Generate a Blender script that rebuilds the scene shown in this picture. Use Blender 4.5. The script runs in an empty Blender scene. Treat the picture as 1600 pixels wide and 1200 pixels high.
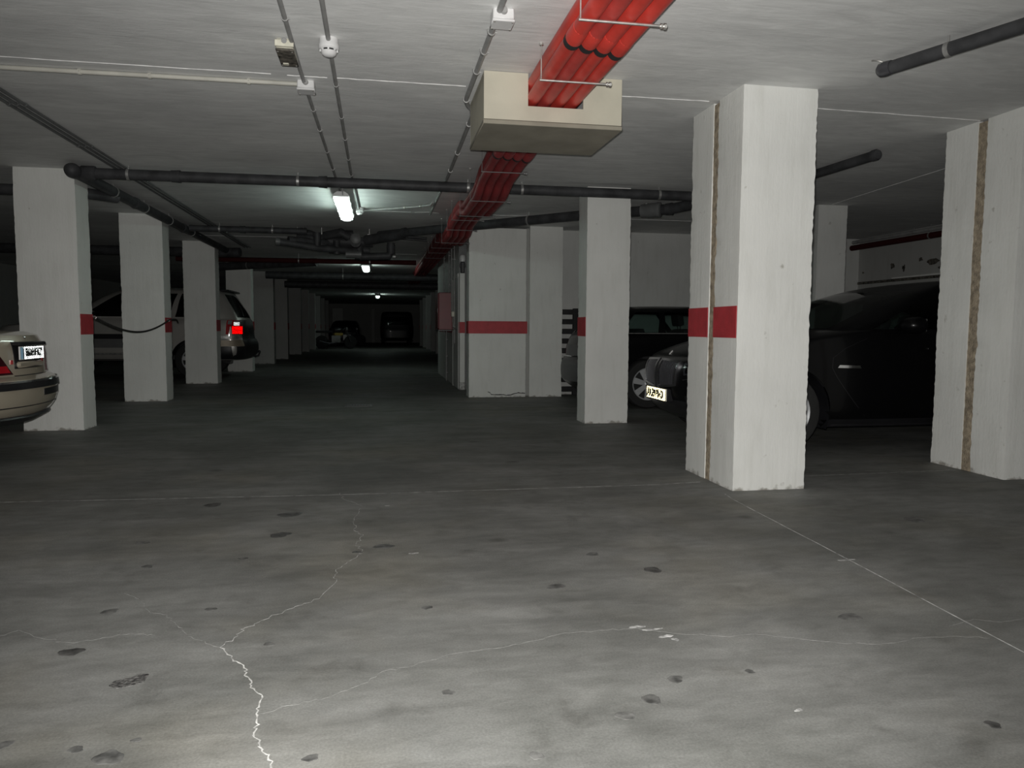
import bpy, bmesh, math, random
from mathutils import Vector, Matrix, noise
R_ = math.radians
scene = bpy.context.scene
COL = scene.collection
random.seed(7)
CEIL = 2.5
CAMH = 1.02

# ------------------------------------------------------------------ camera, world, flash, exposure
def set_camera():
    f, vp, roll = 1150.0, (594.0, 511.0), 0.006
    d = Vector(((vp[0]-800)/f, -(vp[1]-600)/f, 1.0)).normalized()     # corridor axis in camera terms (right, up, forward)
    h = Vector((1.0, -roll, 0.0))
    z = h.cross(d).normalized()
    if z.y < 0: z = -z
    x = -d.cross(z)
    right = Vector((x[0], d[0], z[0])); up = Vector((x[1], d[1], z[1])); fwd = Vector((x[2], d[2], z[2]))
    cam = bpy.data.cameras.new('camera'); o = bpy.data.objects.new('camera', cam); COL.objects.link(o)
    cam.sensor_width = 36; cam.lens = f/1600*36; cam.clip_start = .02; cam.clip_end = 200
    m = Matrix.Identity(4)
    for i in range(3):
        m[i][0] = right[i]; m[i][1] = up[i]; m[i][2] = -fwd[i]
    m.translation = Vector((0, 0, CAMH)); o.matrix_world = m
    scene.camera = o
    # the flash of the camera that took the picture: a small lamp just above the lens
    l = bpy.data.lights.new('camera_flash', 'SPOT'); lo = bpy.data.objects.new('camera_flash', l); COL.objects.link(lo)
    l.energy = 620; l.color = (1.0, .985, .95); l.spot_size = R_(108); l.spot_blend = 0.75; l.shadow_soft_size = .018
    fm = m.copy(); fm.translation = Vector((0, 0, CAMH)) + up*.055 - right*.02; lo.matrix_world = fm
set_camera()
w = bpy.data.worlds.new('world'); scene.world = w; w.use_nodes = True
w.node_tree.nodes['Background'].inputs[0].default_value = (.8, .9, 1, 1)
w.node_tree.nodes['Background'].inputs[1].default_value = 0.0
vs = scene.view_settings
vs.view_transform = 'Standard'; vs.look = 'None'; vs.gamma = 1; vs.use_curve_mapping = False; vs.exposure = 0.0

# ------------------------------------------------------------------ materials
MATS = {}
def principled(name):
    m = bpy.data.materials.new(name); m.use_nodes = True
    MATS[name] = m
    return m, m.node_tree.nodes, m.node_tree.links, m.node_tree.nodes['Principled BSDF']
def mat(name, col, rough=.5, metal=0.0, var=.06, scale=6.0, bump=0.0, bscale=40.0, coat=0.0, spec=.5, stretch=(1, 1, 1), dark=None, detail=4):
    m, N, L, b = principled(name)
    tc = N.new('ShaderNodeTexCoord'); mp = N.new('ShaderNodeMapping'); mp.inputs['Scale'].default_value = stretch
    L.new(tc.outputs['Object'], mp.inputs[0])
    n = N.new('ShaderNodeTexNoise'); n.inputs['Scale'].default_value = scale; n.inputs['Detail'].default_value = detail
    L.new(mp.outputs[0], n.inputs['Vector'])
    r = N.new('ShaderNodeValToRGB')
    lo = dark if dark else tuple(c*(1-var*2.2) for c in col)
    hi = tuple(min(1, c*(1+var)) for c in col)
    r.color_ramp.elements[0].color = (*lo, 1); r.color_ramp.elements[1].color = (*hi, 1)
    r.color_ramp.elements[0].position = .3; r.color_ramp.elements[1].position = .68
    L.new(n.outputs[0], r.inputs[0]); L.new(r.outputs[0], b.inputs['Base Color'])
    b.inputs['Roughness'].default_value = rough; b.inputs['Metallic'].default_value = metal
    b.inputs['Coat Weight'].default_value = coat; b.inputs['Coat Roughness'].default_value = .04
    b.inputs['Specular IOR Level'].default_value = spec
    if bump > 0:
        n2 = N.new('ShaderNodeTexNoise'); n2.inputs['Scale'].default_value = bscale; n2.inputs['Detail'].default_value = 5
        L.new(mp.outputs[0], n2.inputs['Vector'])
        bp = N.new('ShaderNodeBump'); bp.inputs['Strength'].default_value = bump; bp.inputs['Distance'].default_value = .01
        L.new(n2.outputs[0], bp.inputs['Height']); L.new(bp.outputs[0], b.inputs['Normal'])
    return m

def floor_mat():
    m, N, L, b = principled('floor_concrete')
    tc = N.new('ShaderNodeTexCoord')
    def nz(scale, det, st=(1, 1, 1), rot=0, dist=0.0):
        mp = N.new('ShaderNodeMapping'); mp.inputs['Scale'].default_value = st; mp.inputs['Rotation'].default_value = (0, 0, rot)
        L.new(tc.outputs['Object'], mp.inputs[0])
        n = N.new('ShaderNodeTexNoise'); n.inputs['Scale'].default_value = scale; n.inputs['Detail'].default_value = det
        n.inputs['Roughness'].default_value = .6; n.inputs['Distortion'].default_value = dist
        L.new(mp.outputs[0], n.inputs['Vector']); return n.outputs[0]
    def ramp(src, p0, c0, p1, c1):
        r = N.new('ShaderNodeValToRGB'); e = r.color_ramp.elements
        e[0].position = p0; e[0].color = (*c0, 1); e[1].position = p1; e[1].color = (*c1, 1)
        L.new(src, r.inputs[0]); return r.outputs[0]
    def mul(a, bb, fac=1.0, mode='MULTIPLY'):
        x = N.new('ShaderNodeMix'); x.data_type = 'RGBA'; x.blend_type = mode; x.inputs[0].default_value = fac
        L.new(a, x.inputs[6]); L.new(bb, x.inputs[7]); return x.outputs[2]
    base = ramp(nz(1.1, 6, dist=.4), .34, (.142, .144, .135), .66, (.222, .224, .215))
    streak = ramp(nz(2.2, 8, (.6, 2.2, 1), .15, .3), .3, (.73, .73, .725), .66, (1.09, 1.09, 1.09))
    c = mul(base, streak)
    blot = ramp(nz(4.5, 5, (1, 1, 1), .3, .2), .22, (.66, .65, .64), .42, (1, 1, 1))
    c = mul(c, blot)
    fleck = ramp(nz(11, 7, (.7, 1.5, 1), -.2, .5), .32, (.84, .84, .835), .62, (1.05, 1.05, 1.05))
    c = mul(c, fleck)
    grain = ramp(nz(150, 3), .3, (.84, .84, .84), .7, (1.14, 1.14, 1.14))
    c = mul(c, grain)
    scr = ramp(nz(9, 9, (.5, 2.6, 1), -.35, .8), .66, (0, 0, 0), .8, (.035, .035, .035))
    c = mul(c, scr, 1.0, 'ADD')
    tan = ramp(nz(.9, 3, (1, 1, 1), .9), .5, (1, 1, 1), .7, (1.04, 1.0, .92))
    c = mul(c, tan)
    v = N.new('ShaderNodeTexVoronoi'); v.inputs['Scale'].default_value = 1.7; v.inputs['Randomness'].default_value = 1
    mp = N.new('ShaderNodeMapping'); L.new(tc.outputs['Object'], mp.inputs[0]); mp.inputs['Scale'].default_value = (.8, 1, 1); L.new(mp.outputs[0], v.inputs['Vector'])
    spots = ramp(v.outputs['Distance'], .03, (.55, .54, .53), .085, (1, 1, 1))
    c = mul(c, spots)
    L.new(c, b.inputs['Base Color'])
    b.inputs['Roughness'].default_value = .62; b.inputs['Specular IOR Level'].default_value = .3
    bp = N.new('ShaderNodeBump'); bp.inputs['Strength'].default_value = .12; bp.inputs['Distance'].default_value = .004
    L.new(nz(60, 6), bp.inputs['Height']); L.new(bp.outputs[0], b.inputs['Normal'])
    return m

def ceiling_mat():
    m, N, L, b = principled('ceiling_plaster')
    tc = N.new('ShaderNodeTexCoord')
    def nz(scale, det, st, dist):
        mp = N.new('ShaderNodeMapping'); mp.inputs['Scale'].default_value = st
        L.new(tc.outputs['Object'], mp.inputs[0])
        n = N.new('ShaderNodeTexNoise'); n.inputs['Scale'].default_value = scale; n.inputs['Detail'].default_value = det
        n.inputs['Distortion'].default_value = dist; n.inputs['Roughness'].default_value = .62
        L.new(mp.outputs[0], n.inputs['Vector']); return n.outputs[0]
    a = nz(3.0, 8, (1, 3.4, 1), .9); big = nz(.7, 4, (1, 1.6, 1), .3)
    r = N.new('ShaderNodeValToRGB'); e = r.color_ramp.elements
    e[0].position = .3; e[0].color = (.66, .665, .66, 1); e[1].position = .7; e[1].color = (.83, .835, .83, 1)
    L.new(a, r.inputs[0])
    r2 = N.new('ShaderNodeValToRGB'); e = r2.color_ramp.elements
    e[0].position = .32; e[0].color = (.84, .84, .84, 1); e[1].position = .68; e[1].color = (1.06, 1.06, 1.05, 1)
    L.new(big, r2.inputs[0])
    x = N.new('ShaderNodeMix'); x.data_type = 'RGBA'; x.blend_type = 'MULTIPLY'; x.inputs[0].default_value = 1
    L.new(r.outputs[0], x.inputs[6]); L.new(r2.outputs[0], x.inputs[7]); L.new(x.outputs[2], b.inputs['Base Color'])
    b.inputs['Roughness'].default_value = .8
    bp = N.new('ShaderNodeBump'); bp.inputs['Strength'].default_value = .35; bp.inputs['Distance'].default_value = .006
    L.new(nz(5.0, 8, (1, 4.5, 1), 1.2), bp.inputs['Height']); L.new(bp.outputs[0], b.inputs['Normal'])
    return m

def pillar_mat(name, col):
    m, N, L, b = principled(name)
    tc = N.new('ShaderNodeTexCoord')
    def nz(scale, det, st=(1, 1, 1)):
        mp = N.new('ShaderNodeMapping'); mp.inputs['Scale'].default_value = st
        L.new(tc.outputs['Object'], mp.inputs[0])
        n = N.new('ShaderNodeTexNoise'); n.inputs['Scale'].default_value = scale; n.inputs['Detail'].default_value = det
        L.new(mp.outputs[0], n.inputs['Vector']); return n.outputs[0]
    def ramp(src, p0, c0, p1, c1):
        r = N.new('ShaderNodeValToRGB'); e = r.color_ramp.elements
        e[0].position = p0; e[0].color = (*c0, 1); e[1].position = p1; e[1].color = (*c1, 1)
        L.new(src, r.inputs[0]); return r.outputs[0]
    def mul(a, bb):
        x = N.new('ShaderNodeMix'); x.data_type = 'RGBA'; x.blend_type = 'MULTIPLY'; x.inputs[0].default_value = 1
        L.new(a, x.inputs[6]); L.new(bb, x.inputs[7]); return x.outputs[2]
    c = ramp(nz(2.0, 5), .3, tuple(k*.9 for k in col), .7, col)
    c = mul(c, ramp(nz(9, 6, (1.5, 1.5, .25)), .25, (.93, .93, .92), .5, (1, 1, 1)))
    c = mul(c, ramp(nz(13, 3), .2, (.62, .6, .57), .3, (1, 1, 1)))          # sparse scuffs
    sp = N.new('ShaderNodeSeparateXYZ'); L.new(tc.outputs['Object'], sp.inputs[0])
    sm = N.new('ShaderNodeMath'); sm.operation = 'MULTIPLY_ADD'; L.new(nz(16, 4), sm.inputs[0]); sm.inputs[1].default_value = -.16; L.new(sp.outputs[2], sm.inputs[2])
    off = N.new('ShaderNodeMath'); off.operation = 'ADD'; L.new(sm.outputs[0], off.inputs[0]); off.inputs[1].default_value = .5
    c = mul(c, ramp(off.outputs[0], .405, (.45, .43, .40), .435, (1, 1, 1)))      # scuffed, dirty foot
    # bump: brushed paint, runs downwards, rough render
    bp = N.new('ShaderNodeBump'); bp.inputs['Strength'].default_value = .32; bp.inputs['Distance'].default_value = .004
    add = N.new('ShaderNodeMath'); add.operation = 'ADD'
    L.new(nz(55, 5, (1, 1, .5)), add.inputs[0]); L.new(nz(40, 3, (1, 1, .05)), add.inputs[1])
    L.new(add.outputs[0], bp.inputs['Height']); L.new(bp.outputs[0], b.inputs['Normal'])
    L.new(c, b.inputs['Base Color']); b.inputs['Roughness'].default_value = .6; b.inputs['Specular IOR Level'].default_value = .35
    return m

def glass_mat(name, tint):
    m = bpy.data.materials.new(name); m.use_nodes = True; MATS[name] = m
    N, L = m.node_tree.nodes, m.node_tree.links; N.clear()
    o = N.new('ShaderNodeOutputMaterial'); t = N.new('ShaderNodeBsdfTransparent'); g = N.new('ShaderNodeBsdfGlossy')
    n = N.new('ShaderNodeTexNoise'); n.inputs['Scale'].default_value = 3
    r = N.new('ShaderNodeValToRGB'); r.color_ramp.elements[0].color = (*[k*.92 for k in tint], 1); r.color_ramp.elements[1].color = (*tint, 1)
    L.new(n.outputs[0], r.inputs[0]); L.new(r.outputs[0], t.inputs[0])
    g.inputs['Roughness'].default_value = .03
    fr = N.new('ShaderNodeFresnel'); fr.inputs[0].default_value = 1.5; mx = N.new('ShaderNodeMixShader')
    L.new(fr.outputs[0], mx.inputs[0]); L.new(t.outputs[0], mx.inputs[1]); L.new(g.outputs[0], mx.inputs[2]); L.new(mx.outputs[0], o.inputs[0])
    return m
def emit_mat(name, col, strength):
    m, N, L, b = principled(name)
    b.inputs['Base Color'].default_value = (.8, .85, .82, 1)
    n = N.new('ShaderNodeTexNoise'); n.inputs['Scale'].default_value = 30
    r = N.new('ShaderNodeValToRGB'); r.color_ramp.elements[0].color = (*[k*.85 for k in col], 1); r.color_ramp.elements[1].color = (*col, 1)
    L.new(n.outputs[0], r.inputs[0]); L.new(r.outputs[0], b.inputs['Emission Color']); b.inputs['Emission Strength'].default_value = strength
    return m

floor_mat(); ceiling_mat()
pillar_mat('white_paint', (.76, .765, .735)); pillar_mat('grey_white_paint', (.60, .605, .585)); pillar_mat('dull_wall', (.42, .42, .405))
mat('red_paint', (.42, .035, .045), .55, var=.08, scale=12, bump=.25, bscale=60)
mat('joint_filler', (.36, .30, .22), .9, var=.2, scale=25, bump=.8, bscale=80)
mat('chalk', (.52, .52, .50), .9, var=.25, scale=30)
mat('pale_joint', (.46, .46, .45), .85, var=.3, scale=22)
mat('crack', (.42, .42, .41), .9, var=.3, scale=40)
mat('faint_crack', (.28, .28, .27), .9, var=.3, scale=40)
mat('crack_dark', (.05, .048, .045), .9)
mat('ceiling_ridge', (.72, .72, .71), .8, var=.12, scale=14)
mat('oil', (.078, .077, .074), .5, var=.3, scale=30)
mat('oil_soft', (.115, .115, .110), .55, var=.3, scale=30)
mat('dried_tar', (.10, .098, .094), .7, var=.5, scale=90, bump=.8, bscale=90)
mat('black_pvc', (.050, .051, .054), .55, spec=.3, var=.2, scale=9, bump=.08)
mat('grey_pvc', (.13, .135, .135), .45, var=.12)
mat('grey_conduit', (.30, .30, .295), .5, var=.1, scale=10)
mat('cream_conduit', (.50, .49, .44), .5, var=.08)
mat('white_plastic', (.64, .64, .64), .35, var=.04)
mat('cream_plastic', (.62, .60, .50), .45, var=.1, scale=20)
mat('grime', (.10, .09, .075), .7, var=.6, scale=30)
mat('beige_board', (.50, .475, .385), .6, var=.05, scale=5, bump=.06)
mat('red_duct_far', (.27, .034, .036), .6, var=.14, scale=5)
mat('shaded_board', (.27, .25, .20), .75, var=.1, scale=4)  # beige board darkened: shade under the duct box put into its colour
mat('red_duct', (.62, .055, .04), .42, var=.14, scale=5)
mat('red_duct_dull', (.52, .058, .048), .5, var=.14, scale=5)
mat('dark_red', (.05, .008, .008), .8, spec=.2)
mat('dark_chrome', (.22, .22, .23), .2, .9)
mat('zinc', (.62, .61, .58), .42, .85, var=.12, scale=30)
mat('galvanised', (.42, .42, .41), .45, .7, var=.15, scale=30)
mat('red_cabinet', (.17, .016, .02), .4, var=.05)
mat('black_rubber', (.018, .018, .019), .75, var=.2, bump=.2)
mat('tyre_rubber', (.016, .016, .016), .8, var=.15, bump=.2)
mat('alloy', (.50, .51, .52), .4, .2, var=.06)
mat('dark_alloy', (.10, .10, .11), .4, .6)
mat('black_trim', (.014, .014, .016), .35, var=.1)
mat('grey_bumper', (.075, .077, .08), .45, var=.08)
mat('chrome', (.85, .85, .86), .12, 1.0, var=.02)
mat('beige_metallic', (.46, .41, .32), .34, .25, var=.03, scale=3, coat=.8)
mat('black_gloss', (.003, .003, .0035), .3, var=.05, coat=.12, spec=.2)
mat('silver_metallic', (.42, .405, .38), .36, .3, var=.03, coat=.6)
mat('tan_cladding', (.30, .25, .19), .45, .2, var=.04)
mat('grey_cladding', (.12, .12, .12), .5, var=.05)
mat('dark_blue_gloss', (.012, .013, .018), .3, var=.05, coat=.5)
mat('red_lens', (.45, .012, .02), .18, var=.1, coat=.5)
mat('dark_lens', (.04, .005, .008), .25, var=.1, coat=.25)
mat('dark_lens2', (.03, .032, .038), .15, var=.1, coat=.6)
mat('clear_lens', (.45, .46, .47), .1, .5, var=.1, coat=.6)
mat('seat_fabric', (.022, .022, .024), .9, var=.1)
mat('plate_white', (.82, .83, .82), .35, var=.02)
mat('plate_cream', (.83, .80, .66), .35, var=.02)
mat('plate_blue', (.22, .40, .55), .4, var=.02)
mat('ink', (.012, .012, .013), .4)
mat('retro_white', (.93, .95, .95), .16, 1.0, var=.01)
mat('retro_cream', (.95, .90, .72), .16, 1.0, var=.01)
mat('retro_red', (.95, .03, .03), .16, 1.0, var=.02)
mat('rope_black', (.025, .024, .022), .8, var=.3, scale=60)
mat('yellow_paint', (.45, .33, .08), .4, var=.1)
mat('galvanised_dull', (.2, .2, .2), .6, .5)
glass_mat('car_glass', (.62, .70, .68)); glass_mat('dark_glass', (.10, .12, .12))
emit_mat('lamp_diffuser', (.84, 1.0, .93), 4.0); emit_mat('lamp_side', (.80, 1.0, .91), 22.0)
M = MATS

# ------------------------------------------------------------------ mesh helpers
class MB:
    def __init__(s): s.bm = bmesh.new()
    def quad_grid(s, rows, close=False, flip=False):
        vr = [[s.bm.verts.new(p) for p in r] for r in rows]
        n = len(vr[0])
        for a, b in zip(vr, vr[1:]):
            for i in range(n if close else n-1):
                j = (i+1) % n
                q = (a[i], a[j], b[j], b[i])
                try: s.bm.faces.new(q[::-1] if flip else q)
                except ValueError: pass
        return vr
    def box(s, a, b, bev=0.0, seg=1, mtx=None):
        t = bmesh.new()
        bmesh.ops.create_cube(t, size=1)
        c = [(a[i]+b[i])/2 for i in range(3)]; d = [abs(b[i]-a[i]) for i in range(3)]
        for v in t.verts: v.co = Vector((v.co.x*d[0]+c[0], v.co.y*d[1]+c[1], v.co.z*d[2]+c[2]))
        if bev > 0: bmesh.ops.bevel(t, geom=t.edges[:], offset=bev, segments=seg, affect='EDGES', profile=.7)
        s.add(t, mtx); return s
    def add(s, t, mtx=None):
        mp = {}
        for v in t.verts: mp[v] = s.bm.verts.new(mtx @ v.co if mtx else v.co)
        for f in t.faces:
            try: s.bm.faces.new([mp[v] for v in f.verts])
            except ValueError: pass
        t.free()
    def tube(s, pts, r, n=12, cap=True, squash=None):
        pts = [Vector(p) for p in pts]; rows = []
        rr = r if isinstance(r, (list, tuple)) else [r]*len(pts)
        up = None
        for i, p in enumerate(pts):
            t = (pts[min(i+1, len(pts)-1)] - pts[max(i-1, 0)]).normalized()
            if up is None:
                up = Vector((0, 0, 1)) if abs(t.z) < .9 else Vector((0, 1, 0))
            sx = t.cross(up).normalized(); up = sx.cross(t).normalized()
            rows.append([p + (sx*math.cos(a) + up*math.sin(a))*rr[i] for a in [2*math.pi*k/n for k in range(n)]])
        vr = s.quad_grid(rows, close=True)
        if cap:
            for r_ in (vr[0], vr[-1]):
                try: s.bm.faces.new(r_)
                except ValueError: pass
        return s
    def lathe(s, prof, origin, axis, n=20):
        # prof: (distance along axis, radius)
        ax = Vector(axis).normalized(); o = Vector(origin)
        u = ax.orthogonal().normalized(); v = ax.cross(u)
        rows = [[o + ax*d + (u*math.cos(a) + v*math.sin(a))*max(r, 1e-4) for a in [2*math.pi*k/n for k in range(n)]] for d, r in prof]
        vr = s.quad_grid(rows, close=True)
        for r_ in (vr[0], vr[-1]):
            try: s.bm.faces.new(r_)
            except ValueError: pass
        return s
    def prism(s, poly, depth_vec):
        d = Vector(depth_vec)
        a = [s.bm.verts.new(p) for p in poly]; b = [s.bm.verts.new(Vector(p)+d) for p in poly]
        n = len(a)
        s.bm.faces.new(a); s.bm.faces.new(b[::-1])
        for i in range(n): s.bm.faces.new((a[i], b[i], b[(i+1) % n], a[(i+1) % n]))
        return s
    def build(s, name, m, parent=None, smooth=True, angle=40):
        bmesh.ops.recalc_face_normals(s.bm, faces=s.bm.faces[:])
        me = bpy.data.meshes.new(name); s.bm.to_mesh(me); s.bm.free()
        me.materials.append(M[m] if isinstance(m, str) else m)
        if smooth:
            me.shade_smooth()
            try: me.set_sharp_from_angle(angle=R_(angle))
            except Exception: pass
        o = bpy.data.objects.new(name, me); COL.objects.link(o)
        if parent: o.parent = parent
        return o
def thing(name, label, cat, loc=(0, 0, 0), rz=0.0, group=None):
    o = bpy.data.objects.new(name, None); COL.objects.link(o); o.empty_display_size = .1
    o.location = loc; o.rotation_euler = (0, 0, rz); o['label'] = label; o['category'] = cat
    if group: o['group'] = group
    return o
def tag(o, label, cat, group=None):
    o['label'] = label; o['category'] = cat
    if group: o['group'] = group
    return o
def struct(o): o['kind'] = 'structure'; return o
def copy_tree(o, parent=None):
    c = o.copy(); COL.objects.link(c)
    if parent: c.parent = parent
    for ch in list(o.children): copy_tree(ch, c)
    return c
def arc(p0, corner, p1, n=6):
    p0, c, p1 = Vector(p0), Vector(corner), Vector(p1)
    return [p0*(1-t)**2 + c*2*t*(1-t) + p1*t*t for t in [i/n for i in range(n+1)]]
def text(body, size, name, m, parent, loc, rot, extrude=.001, sx=1.0, align='CENTER'):
    cu = bpy.data.curves.new(name, 'FONT'); cu.body = body; cu.size = size; cu.extrude = extrude
    cu.align_x = align; cu.align_y = 'CENTER'; cu.materials.append(M[m]); cu.resolution_u = 3; cu.offset = size*.012
    f = bpy.data.objects.new(name, cu); COL.objects.link(f)
    me = bpy.data.meshes.new_from_object(f.evaluated_get(bpy.context.evaluated_depsgraph_get())); bpy.data.objects.remove(f); me.name = name
    o = bpy.data.objects.new(name, me); COL.objects.link(o); o.parent = parent; o.location = loc; o.rotation_euler = rot; o.scale = (sx, 1, 1)
    return o

# ------------------------------------------------------------------ the setting
X0, X1, Y0, Y1 = -9.0, 7.75, -3.0, 49.0
b = MB(); b.box((X0, Y0, -.2), (X1, Y1, 0)); floor = struct(b.build('floor', 'floor_concrete', smooth=False))
b = MB(); b.box((X0, Y0, CEIL), (X1, Y1, CEIL+.2)); ceiling = struct(b.build('ceiling', 'ceiling_plaster', smooth=False))
def wall(name, a, c, m='grey_white_paint'):
    b = MB(); b.box(a, c); return struct(b.build(name, m, smooth=False))
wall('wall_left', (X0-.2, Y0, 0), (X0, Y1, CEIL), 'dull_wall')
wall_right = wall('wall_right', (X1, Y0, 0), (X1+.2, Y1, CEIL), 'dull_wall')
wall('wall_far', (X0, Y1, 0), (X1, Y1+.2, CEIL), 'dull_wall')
wall('wall_near', (X0, Y0-.2, 0), (X1, Y0, CEIL), 'grey_white_paint')
wall_back = wall('wall_back', (2.7, 11.02, 0), (X1, 11.2, CEIL))
core = wall('wall_core', (1.27, 12.06, 0), (2.66, 16.5, CEIL), 'grey_white_paint')
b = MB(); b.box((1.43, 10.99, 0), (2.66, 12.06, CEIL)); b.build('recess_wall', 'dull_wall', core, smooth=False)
b = MB(); b.box((1.27, 12.045, 0), (1.43, 12.06, CEIL)); b.build('end_panel', 'grey_pvc', core, smooth=False)

def strip(pts, widths, z, name, m, parent, up=1, h=.0003):
    """a thin raised line following points on the floor or the ceiling"""
    b = MB(); P = [Vector((p[0], p[1], 0)) for p in pts]; top, bot = [], []
    L_, R2 = [], []
    for i, p in enumerate(P):
        t = (P[min(i+1, len(P)-1)] - P[max(i-1, 0)]).normalized(); n = Vector((-t.y, t.x, 0))
        wd = widths[i % len(widths)]/2
        L_.append(p+n*wd); R2.append(p-n*wd)
    zt = z + up*h
    rows = [[Vector((a.x, a.y, z)), Vector((a.x*.85+c.x*.15, a.y*.85+c.y*.15, zt)), Vector((a.x*.15+c.x*.85, a.y*.15+c.y*.85, zt)), Vector((c.x, c.y, z))] for a, c in zip(L_, R2)]
    b.quad_grid(rows)
    return b.build(name, m, parent, smooth=False)
def jitter(pts, amp, n):
    out = []
    for a, c in zip(pts, pts[1:]):
        for k in range(n):
            t = k/n; out.append((a[0]*(1-t)+c[0]*t+random.uniform(-amp, amp)*(k > 0), a[1]*(1-t)+c[1]*t+random.uniform(-amp, amp)*(k > 0)))
    out.append(pts[-1]); return out
# floor joints (pale filled saw cuts) and cracks
strip(jitter([(-3.0, 4.68), (-2.16, 4.63), (-.25, 4.535), (1.75, 4.52), (2.1, 4.56)], .002, 8), [.010, .006, .012, .008], 0, 'joint_line', 'pale_joint', floor)
strip(jitter([(2.68, 4.63), (4.15, 4.68)], .002, 8), [.007, .005], 0, 'joint_line', 'pale_joint', floor)
strip(jitter([(2.10, 4.2), (2.08, 4.06), (2.05, 3.03), (2.01, 1.95), (1.97, .8)], .0015, 8), [.006, .007, .005], 0, 'joint_line', 'pale_joint', floor)
MAIN = [(-0.25, 4.59), (-0.22, 4.41), (-0.11, 4.23), (-0.14, 3.99), (-0.14, 3.82), (-0.13, 3.7), (-0.09, 3.61), (-0.12, 3.48), (-0.09, 3.35), (-0.11, 3.27), (-0.15, 3.19), (-0.18, 3.13), (-0.19, 3.03), (-0.18, 2.97), (-0.23, 2.8), (-0.29, 2.73), (-0.37, 2.65), (-0.42, 2.59), (-0.46, 2.54), (-0.47, 2.48), (-0.51, 2.4)]
BL = [(-0.97, 2.96), (-0.89, 2.88), (-0.82, 2.75), (-0.75, 2.71), (-0.7, 2.62), (-0.65, 2.54), (-0.59, 2.47), (-0.51, 2.4)]
DOWN = [(-0.51, 2.4), (-0.46, 2.33), (-0.44, 2.29), (-0.4, 2.23), (-0.4, 2.19), (-0.37, 2.14), (-0.37, 2.11), (-0.33, 2.06), (-0.33, 2.01), (-0.33, 1.96), (-0.32, 1.91), (-0.32, 1.86), (-0.3, 1.82), (-0.29, 1.79), (-0.27, 1.75), (-0.25, 1.7), (-0.23, 1.65), (-.22, 1.4)]
MID = [(-0.32, 1.96), (-0.25, 1.99), (-0.2, 2.0), (-0.13, 2.03), (-0.06, 2.08), (0.0, 2.15), (0.09, 2.17), (0.2, 2.23), (0.36, 2.25), (0.46, 2.28), (0.6, 2.33), (0.75, 2.33), (0.85, 2.33), (0.96, 2.27), (1.11, 2.22), (1.25, 2.21), (1.34, 2.17), (1.48, 2.1), (1.61, 2.08), (1.76, 2.1), (1.9, 2.09), (1.99, 2.06)]
LFT = [(-1.24, 2.61), (-1.2, 2.65), (-1.07, 2.55), (-0.98, 2.51), (-0.9, 2.54), (-0.82, 2.56), (-0.74, 2.53)]
strip(jitter(MAIN, .010, 5), [.002, .0035, .0012, .0025], 0, 'crack', 'crack', floor)
strip(jitter(BL, .008, 5), [.001, .002, .0008], 0, 'crack', 'faint_crack', floor)
strip(jitter(DOWN, .006, 5), [.003, .006, .002, .004, .005], 0, 'crack', 'chalk', floor)
strip(jitter(MID, .007, 5), [.0006, .0012, .0008], 0, 'crack', 'faint_crack', floor)
strip(jitter(LFT, .008, 5), [.001, .0014], 0, 'crack', 'faint_crack', floor)
strip(jitter([(1.93, 2.17), (2.06, 2.21), (2.14, 2.17), (2.25, 2.19)], .006, 5), [.001, .0014], 0, 'crack', 'faint_crack', floor)
def blob(x, y, rx, ry, name, m, parent, z=0.0, h=.0008, n=18, rough=.3, seed=0, up=1):
    rnd = random.Random(seed); b = MB(); ph = [rnd.uniform(0, 6.28) for _ in range(4)]
    ring = []
    for k in range(n):
        a = 2*math.pi*k/n
        r = 1 + rough*(.5*math.sin(2*a+ph[0])+.35*math.sin(3*a+ph[1])+.3*math.sin(5*a+ph[2])+.2*rnd.uniform(-1, 1))
        ring.append((x+rx*r*math.cos(a), y+ry*r*math.sin(a)))
    rows = [[Vector((px, py, z)) for px, py in ring], [Vector((x+(px-x)*.9, y+(py-y)*.9, z+up*h)) for px, py in ring]]
    vr = b.quad_grid(rows, close=True); b.bm.faces.new(vr[-1])
    return b.build(name, m, parent, smooth=False)
STAINS = [(-0.95, 4.38, .05), (-0.49, 4.09, .06), (-0.49, 3.69, .05), (0.01, 3.42, .045), (-1.11, 3.65, .03), (-0.98, 3.28, .025), (-0.96, 2.77, .03), (-0.61, 2.74, .02), (-0.96, 2.44, .035), (0.18, 1.99, .018), (-0.36, 2.4, .018), (-0.64, 1.81, .035), (-0.73, 1.86, .018), (-0.6, 1.88, .012), (-0.17, 1.73, .018), (-0.91, 1.91, .02), (-0.11, 3.35, .022), (-0.6, 3.33, .022), (0.68, 2.77, .035), (1.13, 2.9, .04), (0.94, 3.15, .03), (1.64, 2.3, .04), (2.84, 3.47, .06), (0.84, 1.96, .025), (0.73, 1.86, .028), (0.63, 1.79, .025), (1.56, 1.59, .02), (1.08, 1.97, .015), (0.16, 2.63, .02), (0.36, 1.65, .018)]
HARD = {0, 1, 2, 8, 19, 26, 21}
for i, (x, y, r) in enumerate(STAINS):
    blob(x, y, r, r*.9, 'oil_stain', 'oil' if i in HARD and i not in (21,) else 'oil_soft', floor, seed=i, rough=.25)
for i, (x, y) in enumerate([(0.03, 4.21), (0.86, 2.34), (0.9, 2.31), (0.95, 2.22), (0.14, 3.29), (2.03, 2.89), (1.1, 1.74), (.93, 2.25)]):
    blob(x, y, .012+.012*(i % 3), .006+.003*(i % 2), 'chalk_mark', 'crack', floor, seed=50+i, rough=.5)
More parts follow.
